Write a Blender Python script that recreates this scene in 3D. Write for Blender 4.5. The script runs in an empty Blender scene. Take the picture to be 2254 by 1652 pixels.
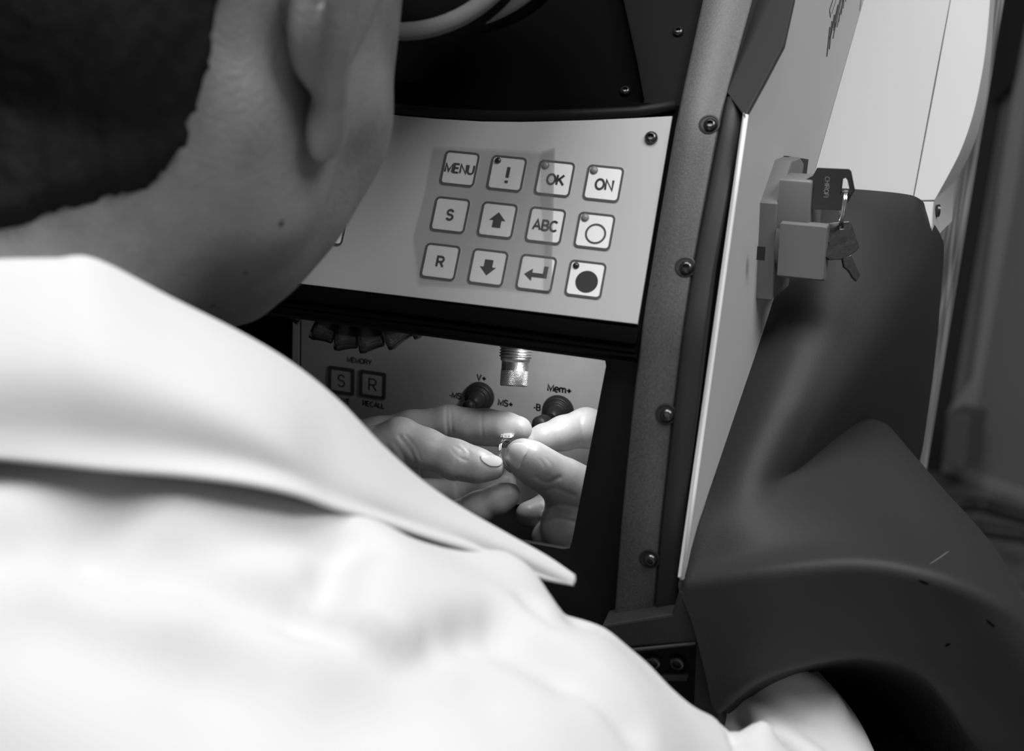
import bpy, bmesh, math, random
import numpy as np
from mathutils import Matrix, Vector
random.seed(7); rng = np.random.default_rng(7)
SC = bpy.context.scene
COL = SC.collection
# ------------------------------------------------------------------ camera
W, H, FPX = 2254, 1652, 3100.0
AZ, EL, ROLL, TILT = 0.2694, 0.3099, 0.0554, 0.5253
CAM = np.array([0.1838, -0.6677, 0.1418])
FW = np.array([-math.sin(AZ)*math.cos(EL), math.cos(AZ)*math.cos(EL), -math.sin(EL)])
RT = np.cross(FW, [0, 0, 1]); RT /= np.linalg.norm(RT)
UP = np.cross(RT, FW)
RT, UP = math.cos(ROLL)*RT + math.sin(ROLL)*UP, -math.sin(ROLL)*RT + math.cos(ROLL)*UP
cd = bpy.data.cameras.new('camera'); cam = bpy.data.objects.new('camera', cd); COL.objects.link(cam)
cam.matrix_world = Matrix(((RT[0], UP[0], -FW[0], CAM[0]), (RT[1], UP[1], -FW[1], CAM[1]), (RT[2], UP[2], -FW[2], CAM[2]), (0, 0, 0, 1)))
cd.sensor_width = 36.0; cd.lens = FPX/W*36.0; cd.clip_start = 0.02; cd.clip_end = 50
cd.dof.use_dof = True; cd.dof.focus_distance = 0.765; cd.dof.aperture_fstop = 7.5
SC.camera = cam
# ------------------------------------------------------------------ light
SC.view_settings.view_transform = 'Standard'; SC.view_settings.look = 'None'
SC.view_settings.gamma = 1.0; SC.view_settings.use_curve_mapping = False; SC.view_settings.exposure = 0.0
wd = bpy.data.worlds.new('world'); SC.world = wd; wd.use_nodes = True
wd.node_tree.nodes['Background'].inputs[0].default_value = (1, 1, 1, 1)
wd.node_tree.nodes['Background'].inputs[1].default_value = 0.13
def area_light(name, loc, target, size, power, size_y=None):
    ld = bpy.data.lights.new(name, 'AREA'); ld.energy = power; ld.shape = 'RECTANGLE'; ld.size = size; ld.size_y = size_y or size
    o = bpy.data.objects.new(name, ld); COL.objects.link(o); o.location = loc
    o.rotation_euler = (Vector(target)-Vector(loc)).to_track_quat('-Z', 'Y').to_euler(); return o
area_light('ceiling_lamp_light', (-0.10, -0.42, 1.5), (0, -0.1, 0), 0.8, 21)
area_light('side_lamp_light', (1.0, -0.50, 1.40), (0.15, 0, 0), 0.7, 19)
area_light('chamber_lamp_light', (0.018, 0.032, -0.058), (0.0, 0.02, -0.2), 0.045, 0.105, 0.016)

# ------------------------------------------------------------------ helpers
def ray(x, y): return FW + RT*(x-W/2)/FPX - UP*(y-H/2)/FPX
def at(x, y, d): return CAM + ray(x, y)*d
def at_plane(x, y, p, n):
    r = ray(x, y); n = np.asarray(n, float); return CAM + r*(np.dot(np.asarray(p)-CAM, n)/np.dot(r, n))
def atX(x, y, X): return at_plane(x, y, (X, 0, 0), (1, 0, 0))
def atY(x, y, Y): return at_plane(x, y, (0, Y, 0), (0, 1, 0))
def atZ(x, y, Z): return at_plane(x, y, (0, 0, Z), (0, 0, 1))
def nrm(v): v = np.asarray(v, float); return v/np.linalg.norm(v)
PROF = np.array([(-.5, -.033), (-.25, -.033), (-.1821, -.033), (-.1362, -.0354), (-.0785, -.0302), (-.0375, -.0225), (.0098, .0006),
                 (.0572, .027), (.083, .0505), (.1098, .0735), (.3, .235)])
def prof(z): return np.interp(z, PROF[:, 0], PROF[:, 1])
def at_prof(x, y, off=0.0):
    lo, hi = .4, 1.0
    for _ in range(45):
        m = (lo+hi)/2; P = at(x, y, m)
        if P[1] < prof(P[2])-off: lo = m
        else: hi = m
    return P
class Frame:                                    # a local frame: origin, x axis, y axis (z is the outward normal)
    def __init__(s, o, ex, ey):
        s.o = np.asarray(o, float); s.x = nrm(ex); ey = np.asarray(ey, float); s.y = nrm(ey-s.x*np.dot(ey, s.x)); s.n = np.cross(s.x, s.y)
    def mat(s):
        m = Matrix.Identity(4)
        for i in range(3): m[i][0], m[i][1], m[i][2], m[i][3] = s.x[i], s.y[i], s.n[i], s.o[i]
        return m
    def uv(s, P): q = np.asarray(P)-s.o; return (float(q@s.x), float(q@s.y))
    def px(s, x, y, off=0.0): return s.uv(at_plane(x, y, s.o+s.n*off, s.n))
    def pt(s, u, v, w=0.0): return s.o+s.x*u+s.y*v+s.n*w
    def shifted(s, u, v, w=0.0): f = Frame(s.o, s.x, s.y); f.o = s.pt(u, v, w); return f
def tag(o, label=None, cat=None, group=None, kind=None):
    for k, v in (('label', label), ('category', cat), ('group', group), ('kind', kind)):
        if v: o[k] = v
    return o
def empty(name, loc, label, cat, group=None):
    o = bpy.data.objects.new(name, None); COL.objects.link(o); o.location = loc; o.empty_display_size = 0.05
    return tag(o, label, cat, group)
def link(name, me, m=None, parent=None, mw=None, smooth=False, angle=None):
    o = bpy.data.objects.new(name, me); COL.objects.link(o)
    if m and not me.materials: me.materials.append(m)
    if smooth: me.polygons.foreach_set('use_smooth', [True]*len(me.polygons)); me.update()
    if angle: me.set_sharp_from_angle(angle=angle)
    wm = mw.copy() if mw is not None else Matrix.Identity(4)
    if parent is not None:
        o.parent = parent; o.matrix_parent_inverse = WM[parent.name].inverted()
    o.matrix_basis = wm; WM[o.name] = wm
    return o
WM = {}
def root(o): WM[o.name] = Matrix.Translation(o.location); return o
def bm_mesh(bm, name='m'):
    me = bpy.data.meshes.new(name); bm.normal_update(); bm.to_mesh(me); bm.free(); return me
def obj(name, bm, m, parent=None, frame=None, smooth=False, angle=None):
    return link(name, bm_mesh(bm, name), m, parent, frame.mat() if frame else None, smooth, angle)
def rrect(x0, y0, x1, y1, r, n=5):
    pts = []
    for cx, cy, a0 in ((x1-r, y1-r, 0), (x0+r, y1-r, 90), (x0+r, y0+r, 180), (x1-r, y0+r, 270)):
        for i in range(n+1):
            a = math.radians(a0+90*i/n); pts.append((cx+r*math.cos(a), cy+r*math.sin(a)))
    return pts
def circ(cx, cy, r, n=32, ry=None): return [(cx+r*math.cos(2*math.pi*i/n), cy+(ry or r)*math.sin(2*math.pi*i/n)) for i in range(n)]
def prism(bm, outer, z0, z1, holes=(), bev=0.0, seg=2):
    edges = []
    for loop in (outer, *holes):
        vs = [bm.verts.new((p[0], p[1], z0)) for p in loop]
        edges += [bm.edges.new((vs[i], vs[(i+1) % len(vs)])) for i in range(len(vs))]
    fs = [g for g in bmesh.ops.triangle_fill(bm, use_beauty=True, use_dissolve=False, edges=edges)['geom'] if isinstance(g, bmesh.types.BMFace)]
    ex = bmesh.ops.extrude_face_region(bm, geom=fs)
    top = [v for v in ex['geom'] if isinstance(v, bmesh.types.BMVert)]
    for v in top: v.co.z = z1
    bmesh.ops.recalc_face_normals(bm, faces=bm.faces[:])
    if bev:
        tf = {g for g in ex['geom'] if isinstance(g, bmesh.types.BMFace)}
        be = [e for e in bm.edges if len(e.link_faces) == 2 and len([f for f in e.link_faces if f in tf]) == 1]
        bmesh.ops.bevel(bm, geom=be, offset=bev, segments=seg, affect='EDGES', profile=0.6)
    return bm
def P(outer, z0, z1, holes=(), bev=0.0, seg=2): return prism(bmesh.new(), outer, z0, z1, holes, bev, seg)
def box(bm, x0, y0, z0, x1, y1, z1, bev=0.0, seg=2):
    vs = [bm.verts.new((x, y, z)) for x in (x0, x1) for y in (y0, y1) for z in (z0, z1)]
    fs = [bm.faces.new([vs[i] for i in q]) for q in ((0, 1, 3, 2), (4, 6, 7, 5), (0, 4, 5, 1), (2, 3, 7, 6), (0, 2, 6, 4), (1, 5, 7, 3))]
    if bev:
        es = list({e for f in fs for e in f.edges}); bmesh.ops.bevel(bm, geom=es, offset=bev, segments=seg, affect='EDGES', profile=0.6)
    return bm
def B(*a, **k): return box(bmesh.new(), *a, **k)
def lathe(bm, prof_rz, n=32, cap=True):
    rings = []
    for r, z in prof_rz:
        rings.append([bm.verts.new((r*math.cos(2*math.pi*i/n), r*math.sin(2*math.pi*i/n), z)) for i in range(n)])
    for a, b in zip(rings, rings[1:]):
        for i in range(n): bm.faces.new((a[i], a[(i+1) % n], b[(i+1) % n], b[i]))
    if cap:
        for rg, flip in ((rings[0], True), (rings[-1], False)):
            if abs(rg[0].co.x)+abs(rg[0].co.y) > 1e-7: bm.faces.new(rg[::-1] if flip else rg)
    bmesh.ops.remove_doubles(bm, verts=bm.verts[:], dist=1e-7)
    bmesh.ops.recalc_face_normals(bm, faces=bm.faces[:])
    return bm
def L(p, n=32): return lathe(bmesh.new(), p, n)
def catmull(pts, n):
    pts = np.asarray(pts, float); k = len(pts); t = np.linspace(0, k-1, n); out = np.zeros((n, pts.shape[1]))
    i = np.clip(t.astype(int), 0, k-2); u = (t-i)[:, None]
    p1, p2 = pts[i], pts[i+1]
    p0 = np.where((i > 0)[:, None], pts[np.maximum(i-1, 0)], 2*p1-p2); p3 = np.where((i < k-2)[:, None], pts[np.minimum(i+2, k-1)], 2*p2-p1)
    return 0.5*((2*p1)+(-p0+p2)*u+(2*p0-5*p1+4*p2-p3)*u*u+(-p0+3*p1-3*p2+p3)*u**3)
def tube(bm, pts, r, n=10, cap=True):
    pts = np.asarray(pts, float); rings = []; rr = r if hasattr(r, '__len__') else [r]*len(pts)
    prev = None
    for i, p in enumerate(pts):
        t = nrm(pts[min(i+1, len(pts)-1)]-pts[max(i-1, 0)])
        a = prev-t*np.dot(prev, t) if prev is not None else np.cross(t, [0.3, 0.2, 1] if abs(t[2]) < .9 else [1, 0.1, 0])
        a = nrm(a); prev = a; b = np.cross(t, a)
        rings.append([bm.verts.new(p+rr[i]*(a*math.cos(2*math.pi*j/n)+b*math.sin(2*math.pi*j/n))) for j in range(n)])
    for a, b in zip(rings, rings[1:]):
        for j in range(n): bm.faces.new((a[j], a[(j+1) % n], b[(j+1) % n], b[j]))
    if cap: bm.faces.new(rings[0][::-1]); bm.faces.new(rings[-1])
    bmesh.ops.recalc_face_normals(bm, faces=bm.faces[:])
    return bm
def grid_mesh(rows, nu, nv, thick=0.004, name='sheet', flip=False, calm=0, G=None):
    """Smooth sheet through rows of 3-D points, given real thickness."""
    if G is None: R = np.array([catmull(r, nu) for r in rows]); G = np.array([catmull(R[:, j], nv) for j in range(nu)]).transpose(1, 0, 2)
    nv, nu = G.shape[:2]
    for _ in range(calm):
        G[1:-1, 1:-1] += .5*((G[:-2, 1:-1]+G[2:, 1:-1]+G[1:-1, :-2]+G[1:-1, 2:])/4-G[1:-1, 1:-1])
    gu = np.gradient(G, axis=1); gv = np.gradient(G, axis=0); N = np.cross(gu, gv); N /= np.linalg.norm(N, axis=2, keepdims=True)+1e-12
    if flip: N = -N
    bm = bmesh.new(); f = [[bm.verts.new(G[i, j]) for j in range(nu)] for i in range(nv)]; b = [[bm.verts.new(G[i, j]-N[i, j]*thick) for j in range(nu)] for i in range(nv)]
    for i in range(nv-1):
        for j in range(nu-1):
            bm.faces.new((f[i][j], f[i][j+1], f[i+1][j+1], f[i+1][j])); bm.faces.new((b[i][j], b[i+1][j], b[i+1][j+1], b[i][j+1]))
    for j in range(nu-1):
        bm.faces.new((f[0][j], b[0][j], b[0][j+1], f[0][j+1])); bm.faces.new((f[-1][j], f[-1][j+1], b[-1][j+1], b[-1][j]))
    for i in range(nv-1):
        bm.faces.new((f[i][0], f[i+1][0], b[i+1][0], b[i][0])); bm.faces.new((f[i][-1], b[i][-1], b[i+1][-1], f[i+1][-1]))
    bmesh.ops.recalc_face_normals(bm, faces=bm.faces[:])
    return bm, G, N
def arc_(cx, cy, rx, ry, a0, a1, n=14): return [(cx+rx*math.cos(math.radians(a0+(a1-a0)*i/n)), cy+ry*math.sin(math.radians(a0+(a1-a0)*i/n))) for i in range(n+1)]
GLYPH = {                                       # bold sans strokes on a unit-high letter: (advance width, strokes)
 'M': (.80, [[(0, 0), (0, 1), (.4, .12), (.8, 1), (.8, 0)]]), 'E': (.55, [[(.55, 1), (0, 1), (0, 0), (.55, 0)], [(0, .52), (.5, .52)]]),
 'N': (.66, [[(0, 0), (0, 1), (.66, 0), (.66, 1)]]), 'U': (.64, [[(0, 1), (0, .30)]+arc_(.32, .30, .32, .30, 180, 360)+[(.64, 1)]]),
 'O': (.78, [arc_(.39, .5, .39, .5, 90, 450, 28)]), 'K': (.64, [[(0, 0), (0, 1)], [(.62, 1), (.02, .40)], [(.20, .58), (.66, 0)]]),
 'S': (.58, [[(.56, .80)]+arc_(.29, .75, .27, .25, 25, 250, 12)+arc_(.29, .26, .29, .26, 70, -160, 12)]),
 'R': (.62, [[(0, 0), (0, 1), (.36, 1)]+arc_(.36, .74, .25, .26, 90, -90, 10)+[(0, .48)], [(.32, .48), (.64, 0)]]),
 'A': (.72, [[(0, 0), (.36, 1), (.72, 0)], [(.14, .34), (.58, .34)]]), 'B': (.60, [[(0, 0), (0, 1), (.34, 1)]+arc_(.34, .76, .22, .24, 90, -90, 10)+[(0, .52)], [(.34, .52)]+arc_(.34, .26, .26, .26, 90, -90, 10)+[(0, 0)]]),
 'C': (.72, [arc_(.39, .5, .39, .5, 45, 315, 22)]), 'Y': (.66, [[(0, 1), (.33, .45), (.66, 1)], [(.33, .45), (.33, 0)]]), 'V': (.68, [[(0, 1), (.34, 0), (.68, 1)]]),
 'L': (.50, [[(0, 1), (0, 0), (.5, 0)]]), '+': (.66, [[(0, .42), (.66, .42)], [(.33, .09), (.33, .75)]]), '-': (.30, [[(0, .38), (.30, .38)]]),
 '!': (.12, [[(.06, 1.0), (.06, .30)], [(.06, .10), (.06, -.06)]]), 'm': (.86, [[(0, 0), (0, .72)], [(0, .50)]+arc_(.215, .50, .215, .20, 180, 0, 8)+[(.43, 0)], [(.43, .50)]+arc_(.645, .50, .215, .20, 180, 0, 8)+[(.86, 0)]]),
 'e': (.54, [[(0, .36), (.54, .36)]+arc_(.27, .36, .27, .36, 0, 310, 18)]), 'H': (.62, [[(0, 0), (0, 1)], [(.62, 0), (.62, 1)], [(0, .52), (.62, .52)]]), 'I': (.06, [[(.03, 0), (.03, 1)]]), 'F': (.52, [[(.52, 1), (0, 1), (0, 0)], [(0, .52), (.46, .52)]])}
def text_mesh(t, size, depth=0.0, bold=.19, gap=.20):
    """raised lettering, cap height = size, centred on the origin"""
    bm = bmesh.new(); x = 0; bm_h = bold*.5; width = sum(GLYPH[c][0]+gap for c in t)-gap
    for c in t:
        w, strokes = GLYPH[c]
        for st in strokes:
            p = [np.array(st[0], float)]
            for q in st[1:]:
                if np.linalg.norm(np.array(q)-p[-1]) > 1e-6: p.append(np.array(q, float))
            L_, R_ = [], []
            for i in range(len(p)):
                d0 = nrm(p[i]-p[i-1]) if i else nrm(p[1]-p[0]); d1 = nrm(p[i+1]-p[i]) if i < len(p)-1 else d0
                n0, n1 = np.array([-d0[1], d0[0]]), np.array([-d1[1], d1[0]]); m = n0+n1; m = m/max(m@m*.5, .35); q = p[i].copy()
                if i == 0: q = q-d1*0
                L_.append(q+m*bm_h); R_.append(q-m*bm_h)
            def V_(q, z): return bm.verts.new(((q[0]+x-width/2)*size, (q[1]-.5)*size, z))
            lo = [(V_(a, 0), V_(b, 0)) for a, b in zip(L_, R_)]; hi = [(V_(a, depth+.00006), V_(b, depth+.00006)) for a, b in zip(L_, R_)]
            for i in range(len(p)-1):
                bm.faces.new((hi[i][0], hi[i][1], hi[i+1][1], hi[i+1][0])); bm.faces.new((lo[i][0], hi[i][0], hi[i+1][0], lo[i+1][0])); bm.faces.new((hi[i][1], lo[i][1], lo[i+1][1], hi[i+1][1]))
        x += w+gap
    bmesh.ops.recalc_face_normals(bm, faces=bm.faces[:]); return bm_mesh(bm, 'lettering')
# ------------------------------------------------------------------ materials (monochrome photograph)
def mat(name, v, rough=0.5, metal=0.0, bump=None, spec=0.5, mottle=None, coat=0.0, sss=0.0):
    """bump = (scale, strength, kind); mottle = (scale, amount): real colour variation of the stuff itself."""
    m = bpy.data.materials.new(name); m.use_nodes = True; nt = m.node_tree; p = nt.nodes['Principled BSDF']
    p.inputs['Base Color'].default_value = (v, v, v, 1); p.inputs['Roughness'].default_value = rough; p.inputs['Metallic'].default_value = metal
    p.inputs['Specular IOR Level'].default_value = spec; p.inputs['Coat Weight'].default_value = coat
    if sss: p.inputs['Subsurface Weight'].default_value = sss; p.inputs['Subsurface Radius'].default_value = (.004, .004, .004); p.inputs['Subsurface Scale'].default_value = 1.0
    tc = nt.nodes.new('ShaderNodeTexCoord')
    if bump:
        bs = bump if isinstance(bump, list) else [bump]; last = None
        for sc, st, kind in bs:
            if kind == 'voronoi': t = nt.nodes.new('ShaderNodeTexVoronoi'); t.inputs['Scale'].default_value = sc; out = t.outputs['Distance']
            else: t = nt.nodes.new('ShaderNodeTexNoise'); t.inputs['Scale'].default_value = sc; t.inputs['Detail'].default_value = 3; out = t.outputs['Fac']
            nt.links.new(tc.outputs['Object'], t.inputs['Vector'])
            b = nt.nodes.new('ShaderNodeBump'); b.inputs['Strength'].default_value = st; b.inputs['Distance'].default_value = 0.3/sc
            nt.links.new(out, b.inputs['Height'])
            if last: nt.links.new(last.outputs[0], b.inputs['Normal'])
            last = b
        nt.links.new(last.outputs[0], p.inputs['Normal'])
    if mottle:
        t = nt.nodes.new('ShaderNodeTexNoise'); t.inputs['Scale'].default_value = mottle[0]; t.inputs['Detail'].default_value = 5
        nt.links.new(tc.outputs['Object'], t.inputs['Vector'])
        r = nt.nodes.new('ShaderNodeMapRange'); r.inputs[1].default_value = .3; r.inputs[2].default_value = .7
        r.inputs[3].default_value = v*(1-mottle[1]); r.inputs[4].default_value = v*(1+mottle[1])
        nt.links.new(t.outputs['Fac'], r.inputs[0]); nt.links.new(r.outputs[0], p.inputs['Base Color'])
    return m
M = dict(
    black=mat('black_plastic', .006, .55, spec=.22), satin=mat('satin_black_plastic', .018, .38, spec=.5),
    deep=mat('matte_black', .002, .8, spec=.04),
    strip=mat('grained_grey_plastic', .065, .42, bump=[(2400, .6, 'noise'), (900, .22, 'noise')], spec=.5, mottle=(1100, .30)),
    rubber=mat('black_rubber', .02, .5, spec=.4), cheek=mat('dark_grey_plastic', .03, .6),
    keypad=mat('keypad_foil', .42, .6), keyface=mat('key_face', .80, .5), ink=mat('dark_grey_ink', .05, .6), inkblack=mat('black_ink', .012, .6),
    led_grey=mat('grey_indicator', .22, .3), led_dark=mat('dark_indicator', .02, .2),
    white=mat('white_powder_coat', .52, .6, bump=(900, .12, 'noise'), spec=.3), whitedge=mat('white_bare_edge', .82, .5),
    inner=mat('chamber_panel_paint', .42, .6, bump=(700, .1, 'noise'), spec=.3, mottle=(60, .05)),
    shell=mat('charcoal_moulded_plastic', .021, .62, bump=(1400, .5, 'noise'), spec=.45), tunnel=mat('speckled_dark_foam', .028, .6, bump=(700, 1.0, 'noise'), spec=.5, mottle=(700, .9)),
    switch=mat('grey_switch_plastic', .165, .5), switchdark=mat('darker_grey_switch_plastic', .13, .55),
    brass=mat('dark_key_metal', .10, .38, 1.0, bump=(300, .15, 'noise')), steel=mat('bright_steel', .75, .2, 1.0), dsteel=mat('dark_steel', .25, .3, 1.0),
    screw=mat('black_oxide_screw', .10, .28, .9), nozzle=mat('scratched_aluminium', .42, .38, 1.0, bump=(800, .3, 'noise'), mottle=(160, .25)),
    hose=mat('smoked_hose_plastic', .03, .18, spec=.7), silver=mat('white_gold', .9, .12, 1.0),
    skin=mat('skin', .19, .48, bump=[(420, .28, 'voronoi'), (1500, .2, 'noise')], spec=.45, mottle=(90, .10), sss=.12),  # head and neck: base colour darkened to carry the shade on them
    handskin=mat('hand_skin', .44, .42, bump=[(1500, .16, 'voronoi'), (420, .10, 'noise')], spec=.45, mottle=(120, .10), sss=.12),  # same person's skin, kept paler for the brightly lit hands
    nail=mat('fingernail', .62, .25, spec=.5, coat=.2), hair=mat('dark_hair', .006, .75, bump=(260, .4, 'noise'), spec=.15),
    shirt=mat('white_cotton', .68, .9, bump=(1600, .25, 'noise'), spec=.1),
    mole=mat('skin_mole', .05, .6), iris=mat('dark_iris', .03, .2), eye=mat('eye_white', .7, .2),
    wall=mat('grey_wall_paint', .22, .8, bump=(40, .15, 'noise')), trim=mat('painted_trim', .32, .6), floor=mat('worn_floor', .15, .8, bump=(25, .5, 'noise'), mottle=(9, .5)),
    dash=mat('dull_black_plastic', .004, .7, spec=.10), eyerim=mat('grey_rubber_rim', .10, .6), cable=mat('dark_cable', .03, .5), box=mat('black_board', .012, .7), greyboard=mat('grey_board', .12, .7),
)
def wood_mat():
    m = bpy.data.materials.new('sawn_pine'); m.use_nodes = True; nt = m.node_tree; p = nt.nodes['Principled BSDF']; p.inputs['Roughness'].default_value = .7
    tc = nt.nodes.new('ShaderNodeTexCoord'); mp = nt.nodes.new('ShaderNodeMapping'); mp.inputs['Scale'].default_value = (1, .018, 1); mp.inputs['Rotation'].default_value = (0, 0, math.radians(1.5))
    nt.links.new(tc.outputs['Object'], mp.inputs[0])
    w = nt.nodes.new('ShaderNodeTexNoise'); w.inputs['Scale'].default_value = 150; w.inputs['Detail'].default_value = 1.5; nt.links.new(mp.outputs[0], w.inputs['Vector'])
    wv = nt.nodes.new('ShaderNodeMath'); wv.operation = 'MULTIPLY'; wv.inputs[1].default_value = 60; nt.links.new(w.outputs['Fac'], wv.inputs[0])
    s = nt.nodes.new('ShaderNodeMath'); s.operation = 'SINE'; nt.links.new(wv.outputs[0], s.inputs[0])
    r = nt.nodes.new('ShaderNodeMapRange'); r.inputs[1].default_value = -1; r.inputs[2].default_value = 1; r.inputs[3].default_value = .10; r.inputs[4].default_value = .36
    nt.links.new(s.outputs[0], r.inputs[0]); nt.links.new(r.outputs[0], p.inputs['Base Color'])
    b = nt.nodes.new('ShaderNodeBump'); b.inputs['Strength'].default_value = .4; b.inputs['Distance'].default_value = .001
    nt.links.new(s.outputs[0], b.inputs['Height']); nt.links.new(b.outputs[0], p.inputs['Normal']); return m
M['wood'] = wood_mat()
def clear_mat(name, v, amount, rough):
    m = bpy.data.materials.new(name); m.use_nodes = True; nt = m.node_tree; nt.nodes.clear()
    o = nt.nodes.new('ShaderNodeOutputMaterial'); mx = nt.nodes.new('ShaderNodeMixShader'); t = nt.nodes.new('ShaderNodeBsdfTransparent'); p = nt.nodes.new('ShaderNodeBsdfPrincipled')
    p.inputs['Base Color'].default_value = (v, v, v, 1); p.inputs['Roughness'].default_value = rough; mx.inputs[0].default_value = amount
    nt.links.new(t.outputs[0], mx.inputs[1]); nt.links.new(p.outputs[0], mx.inputs[2]); nt.links.new(mx.outputs[0], o.inputs[0]); return m
M['film'] = clear_mat('clear_adhesive_film', .20, .11, .35)
def gem_mat():
    m = bpy.data.materials.new('diamond'); m.use_nodes = True; p = m.node_tree.nodes['Principled BSDF']
    p.inputs['Base Color'].default_value = (1, 1, 1, 1); p.inputs['Roughness'].default_value = 0.10; p.inputs['Metallic'].default_value = .6; return m
M['gem'] = gem_mat()
FLOOR_Z = -1.08
# ------------------------------------------------------------------ setting: floor, walls
def struct(name, bm, m, frame=None): return tag(obj(name, bm, m, None, frame), kind='structure')
struct('floor', B(-2.5, -2.5, FLOOR_Z-.05, 3.0, 3.9, FLOOR_Z), M['floor'])
struct('ceiling', B(-2.5, -2.5, 1.62, 3.0, 3.9, 1.66), mat('ceiling_paint', .6, .8))
bwl = at_plane(2112, 1052, (0, 0, FLOOR_Z), (0, 0, 1)); bwr = at_plane(2254, 1100, (0, 0, FLOOR_Z), (0, 0, 1))
bdir = nrm(bwr-bwl)
FWALL = Frame(bwl, bdir, (0, 0, 1))
struct('wall_back', B(-2.6, 0, -.05, 2.2, 2.7, 0), M['wall'], FWALL)
struct('baseboard_back', B(.0, -.0, 0.001, 2.2, .03, .012, bev=.003), M['trim'], FWALL)
# wall beside the machine: dark alcove, post, boards
def on_wall(x, y, off=0.0): return FWALL.px(x, y, off)
def wallpoly(pts, off=0.0): return [on_wall(x, y, off) for x, y in pts]
struct('trim_1', P(wallpoly([(2262, -20), (2292, -20), (2236, 400), (2165, 800), (2117, 1052), (2071, 1038), (2084, 905), (2137, 832), (2152, 735), (2200, 385)], .05), .001, .05, bev=.006), M['trim'], FWALL)
struct('wall_side', P([(-2.6, 0), (on_wall(2071, 1038)[0], 0), (on_wall(2200, 385)[0], 2.7), (-2.6, 2.7)], .001, .012), M['cheek'], FWALL)
bb = P(wallpoly([(2212, -40), (2275, -40), (2254, 60), (2232, 178), (2185, 226)], .06), .03, .06, bev=.004)
tag(obj('hanging_board', bb, M['box'], None, FWALL), 'flat black board hung on the dark wall at the upper right corner', 'board')
gb = P(wallpoly([(2084, 905), (2134, 915), (2120, 1036), (2071, 1022)], .2), .12, .2, bev=.008)
tag(obj('storage_box', gb, M['greyboard'], None, FWALL), 'small dark grey box on the floor at the foot of the wall post', 'box')
for nm, pts, r, lb in (('power_cable', [(1980, 1050), (2085, 1104), (2160, 1110), (2215, 1126), (2300, 1148), (2420, 1180)], .0165, 'thick dark cable on the floor running to the wall, upper of two'),
                       ('power_hose', [(2020, 1160), (2130, 1163), (2200, 1170), (2280, 1188), (2420, 1262)], .0155, 'thick dark cable on the floor, lower of the two behind the arm hood')):
    q = [at_plane(x, y, (0, 0, FLOOR_Z+r), (0, 0, 1)) for x, y in pts]
    tag(obj(nm, tube(bmesh.new(), catmull(q, 40), r), M['cable'], None, smooth=True), lb, 'cable')
# sawn pine plank behind the machine
PLK = at(2085, 600, 1.07); pf = Frame(PLK, (0.94, 0.30, 0), (0, 0, 1))
def pk(x, y): return pf.px(x, y)
pw = P([(pk(1985, 1000)[0], FLOOR_Z-PLK[2]), (pk(2046, 1000)[0], FLOOR_Z-PLK[2]), pk(2046, 1000), pk(2118, 560), pk(2212, 0), pk(2330, -700), pk(2266, -700), pk(2150, 0), pk(1985, 1000)], -.035, 0, bev=.002)
tag(obj('pine_plank', pw, M['wood'], None, pf), 'rough sawn pine plank standing upright behind the white machine housing', 'plank')

# ------------------------------------------------------------------ the laser welder
LW = root(empty('laser_welder', (0.0, 0.05, FLOOR_Z), 'bench laser welding machine with keypad, white side housing and black arm hood', 'machine'))
KX, KY = np.array([1.0, 0, 0]), np.array([0, math.sin(TILT), math.cos(TILT)])
FK = Frame((0, 0, 0), KX, KY)
def part(name, bm, m, frame=None, smooth=False, angle=None, parent=None): return obj(name, bm, m, parent or LW, frame, smooth, angle)
def screw_mesh(r, hex_r=None):
    bm = L([(r, 0), (r, r*.25), (r*.9, r*.5), (r*.62, r*.72), (r*.48, r*.76), (r*.46, r*.72), (r*.42, r*.25), (0, r*.22)], 24)
    return bm_mesh(bm, 'screw')
SCREW = screw_mesh(.0036); SCREW.materials.append(M['screw'])
def add_screw(o, ex, ey, s=1.0):
    f = Frame(o, ex, ey); mw = f.mat() @ Matrix.Scale(s, 4)
    c = link('screw', SCREW, None, LW, mw, smooth=True, angle=.7); return c
# keypad plate and what lies under it
tr, br = FK.px(1480, 255), FK.px(1403, 713)
top = [tr] + [FK.px(x, y) for x, y in ((1400, 259.5), (1300, 264), (1220, 266.5), (1150, 268), (1060, 267), (960, 261), (880, 254))] + [(-.13, .054), (-.19, .060)]
bot = [(-.19, -.0462), FK.px(610, 618), br]
part('keypad_panel', P(top+bot, -.0018, 0, bev=.0003), M['keypad'], FK)
part('keypad_backplate', P([(-.215, -.060), (.0685, -.060), (.0685, .0705), (-.215, .0705)], -.012, -.0019), M['deep'], FK)
add_screw(FK.pt(*FK.px(1433, 302, .001)), KX, KY, .92)
# lip bar under the keypad
lip = bmesh.new(); box(lip, -.215, -.0545, -.010, .0680, -.0462, .0022, bev=.0012); box(lip, -.215, -.0580, -.013, .0680, -.0542, -.0006, bev=.0008)
part('lower_lip', lip, M['deep'], FK, angle=.6)
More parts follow.
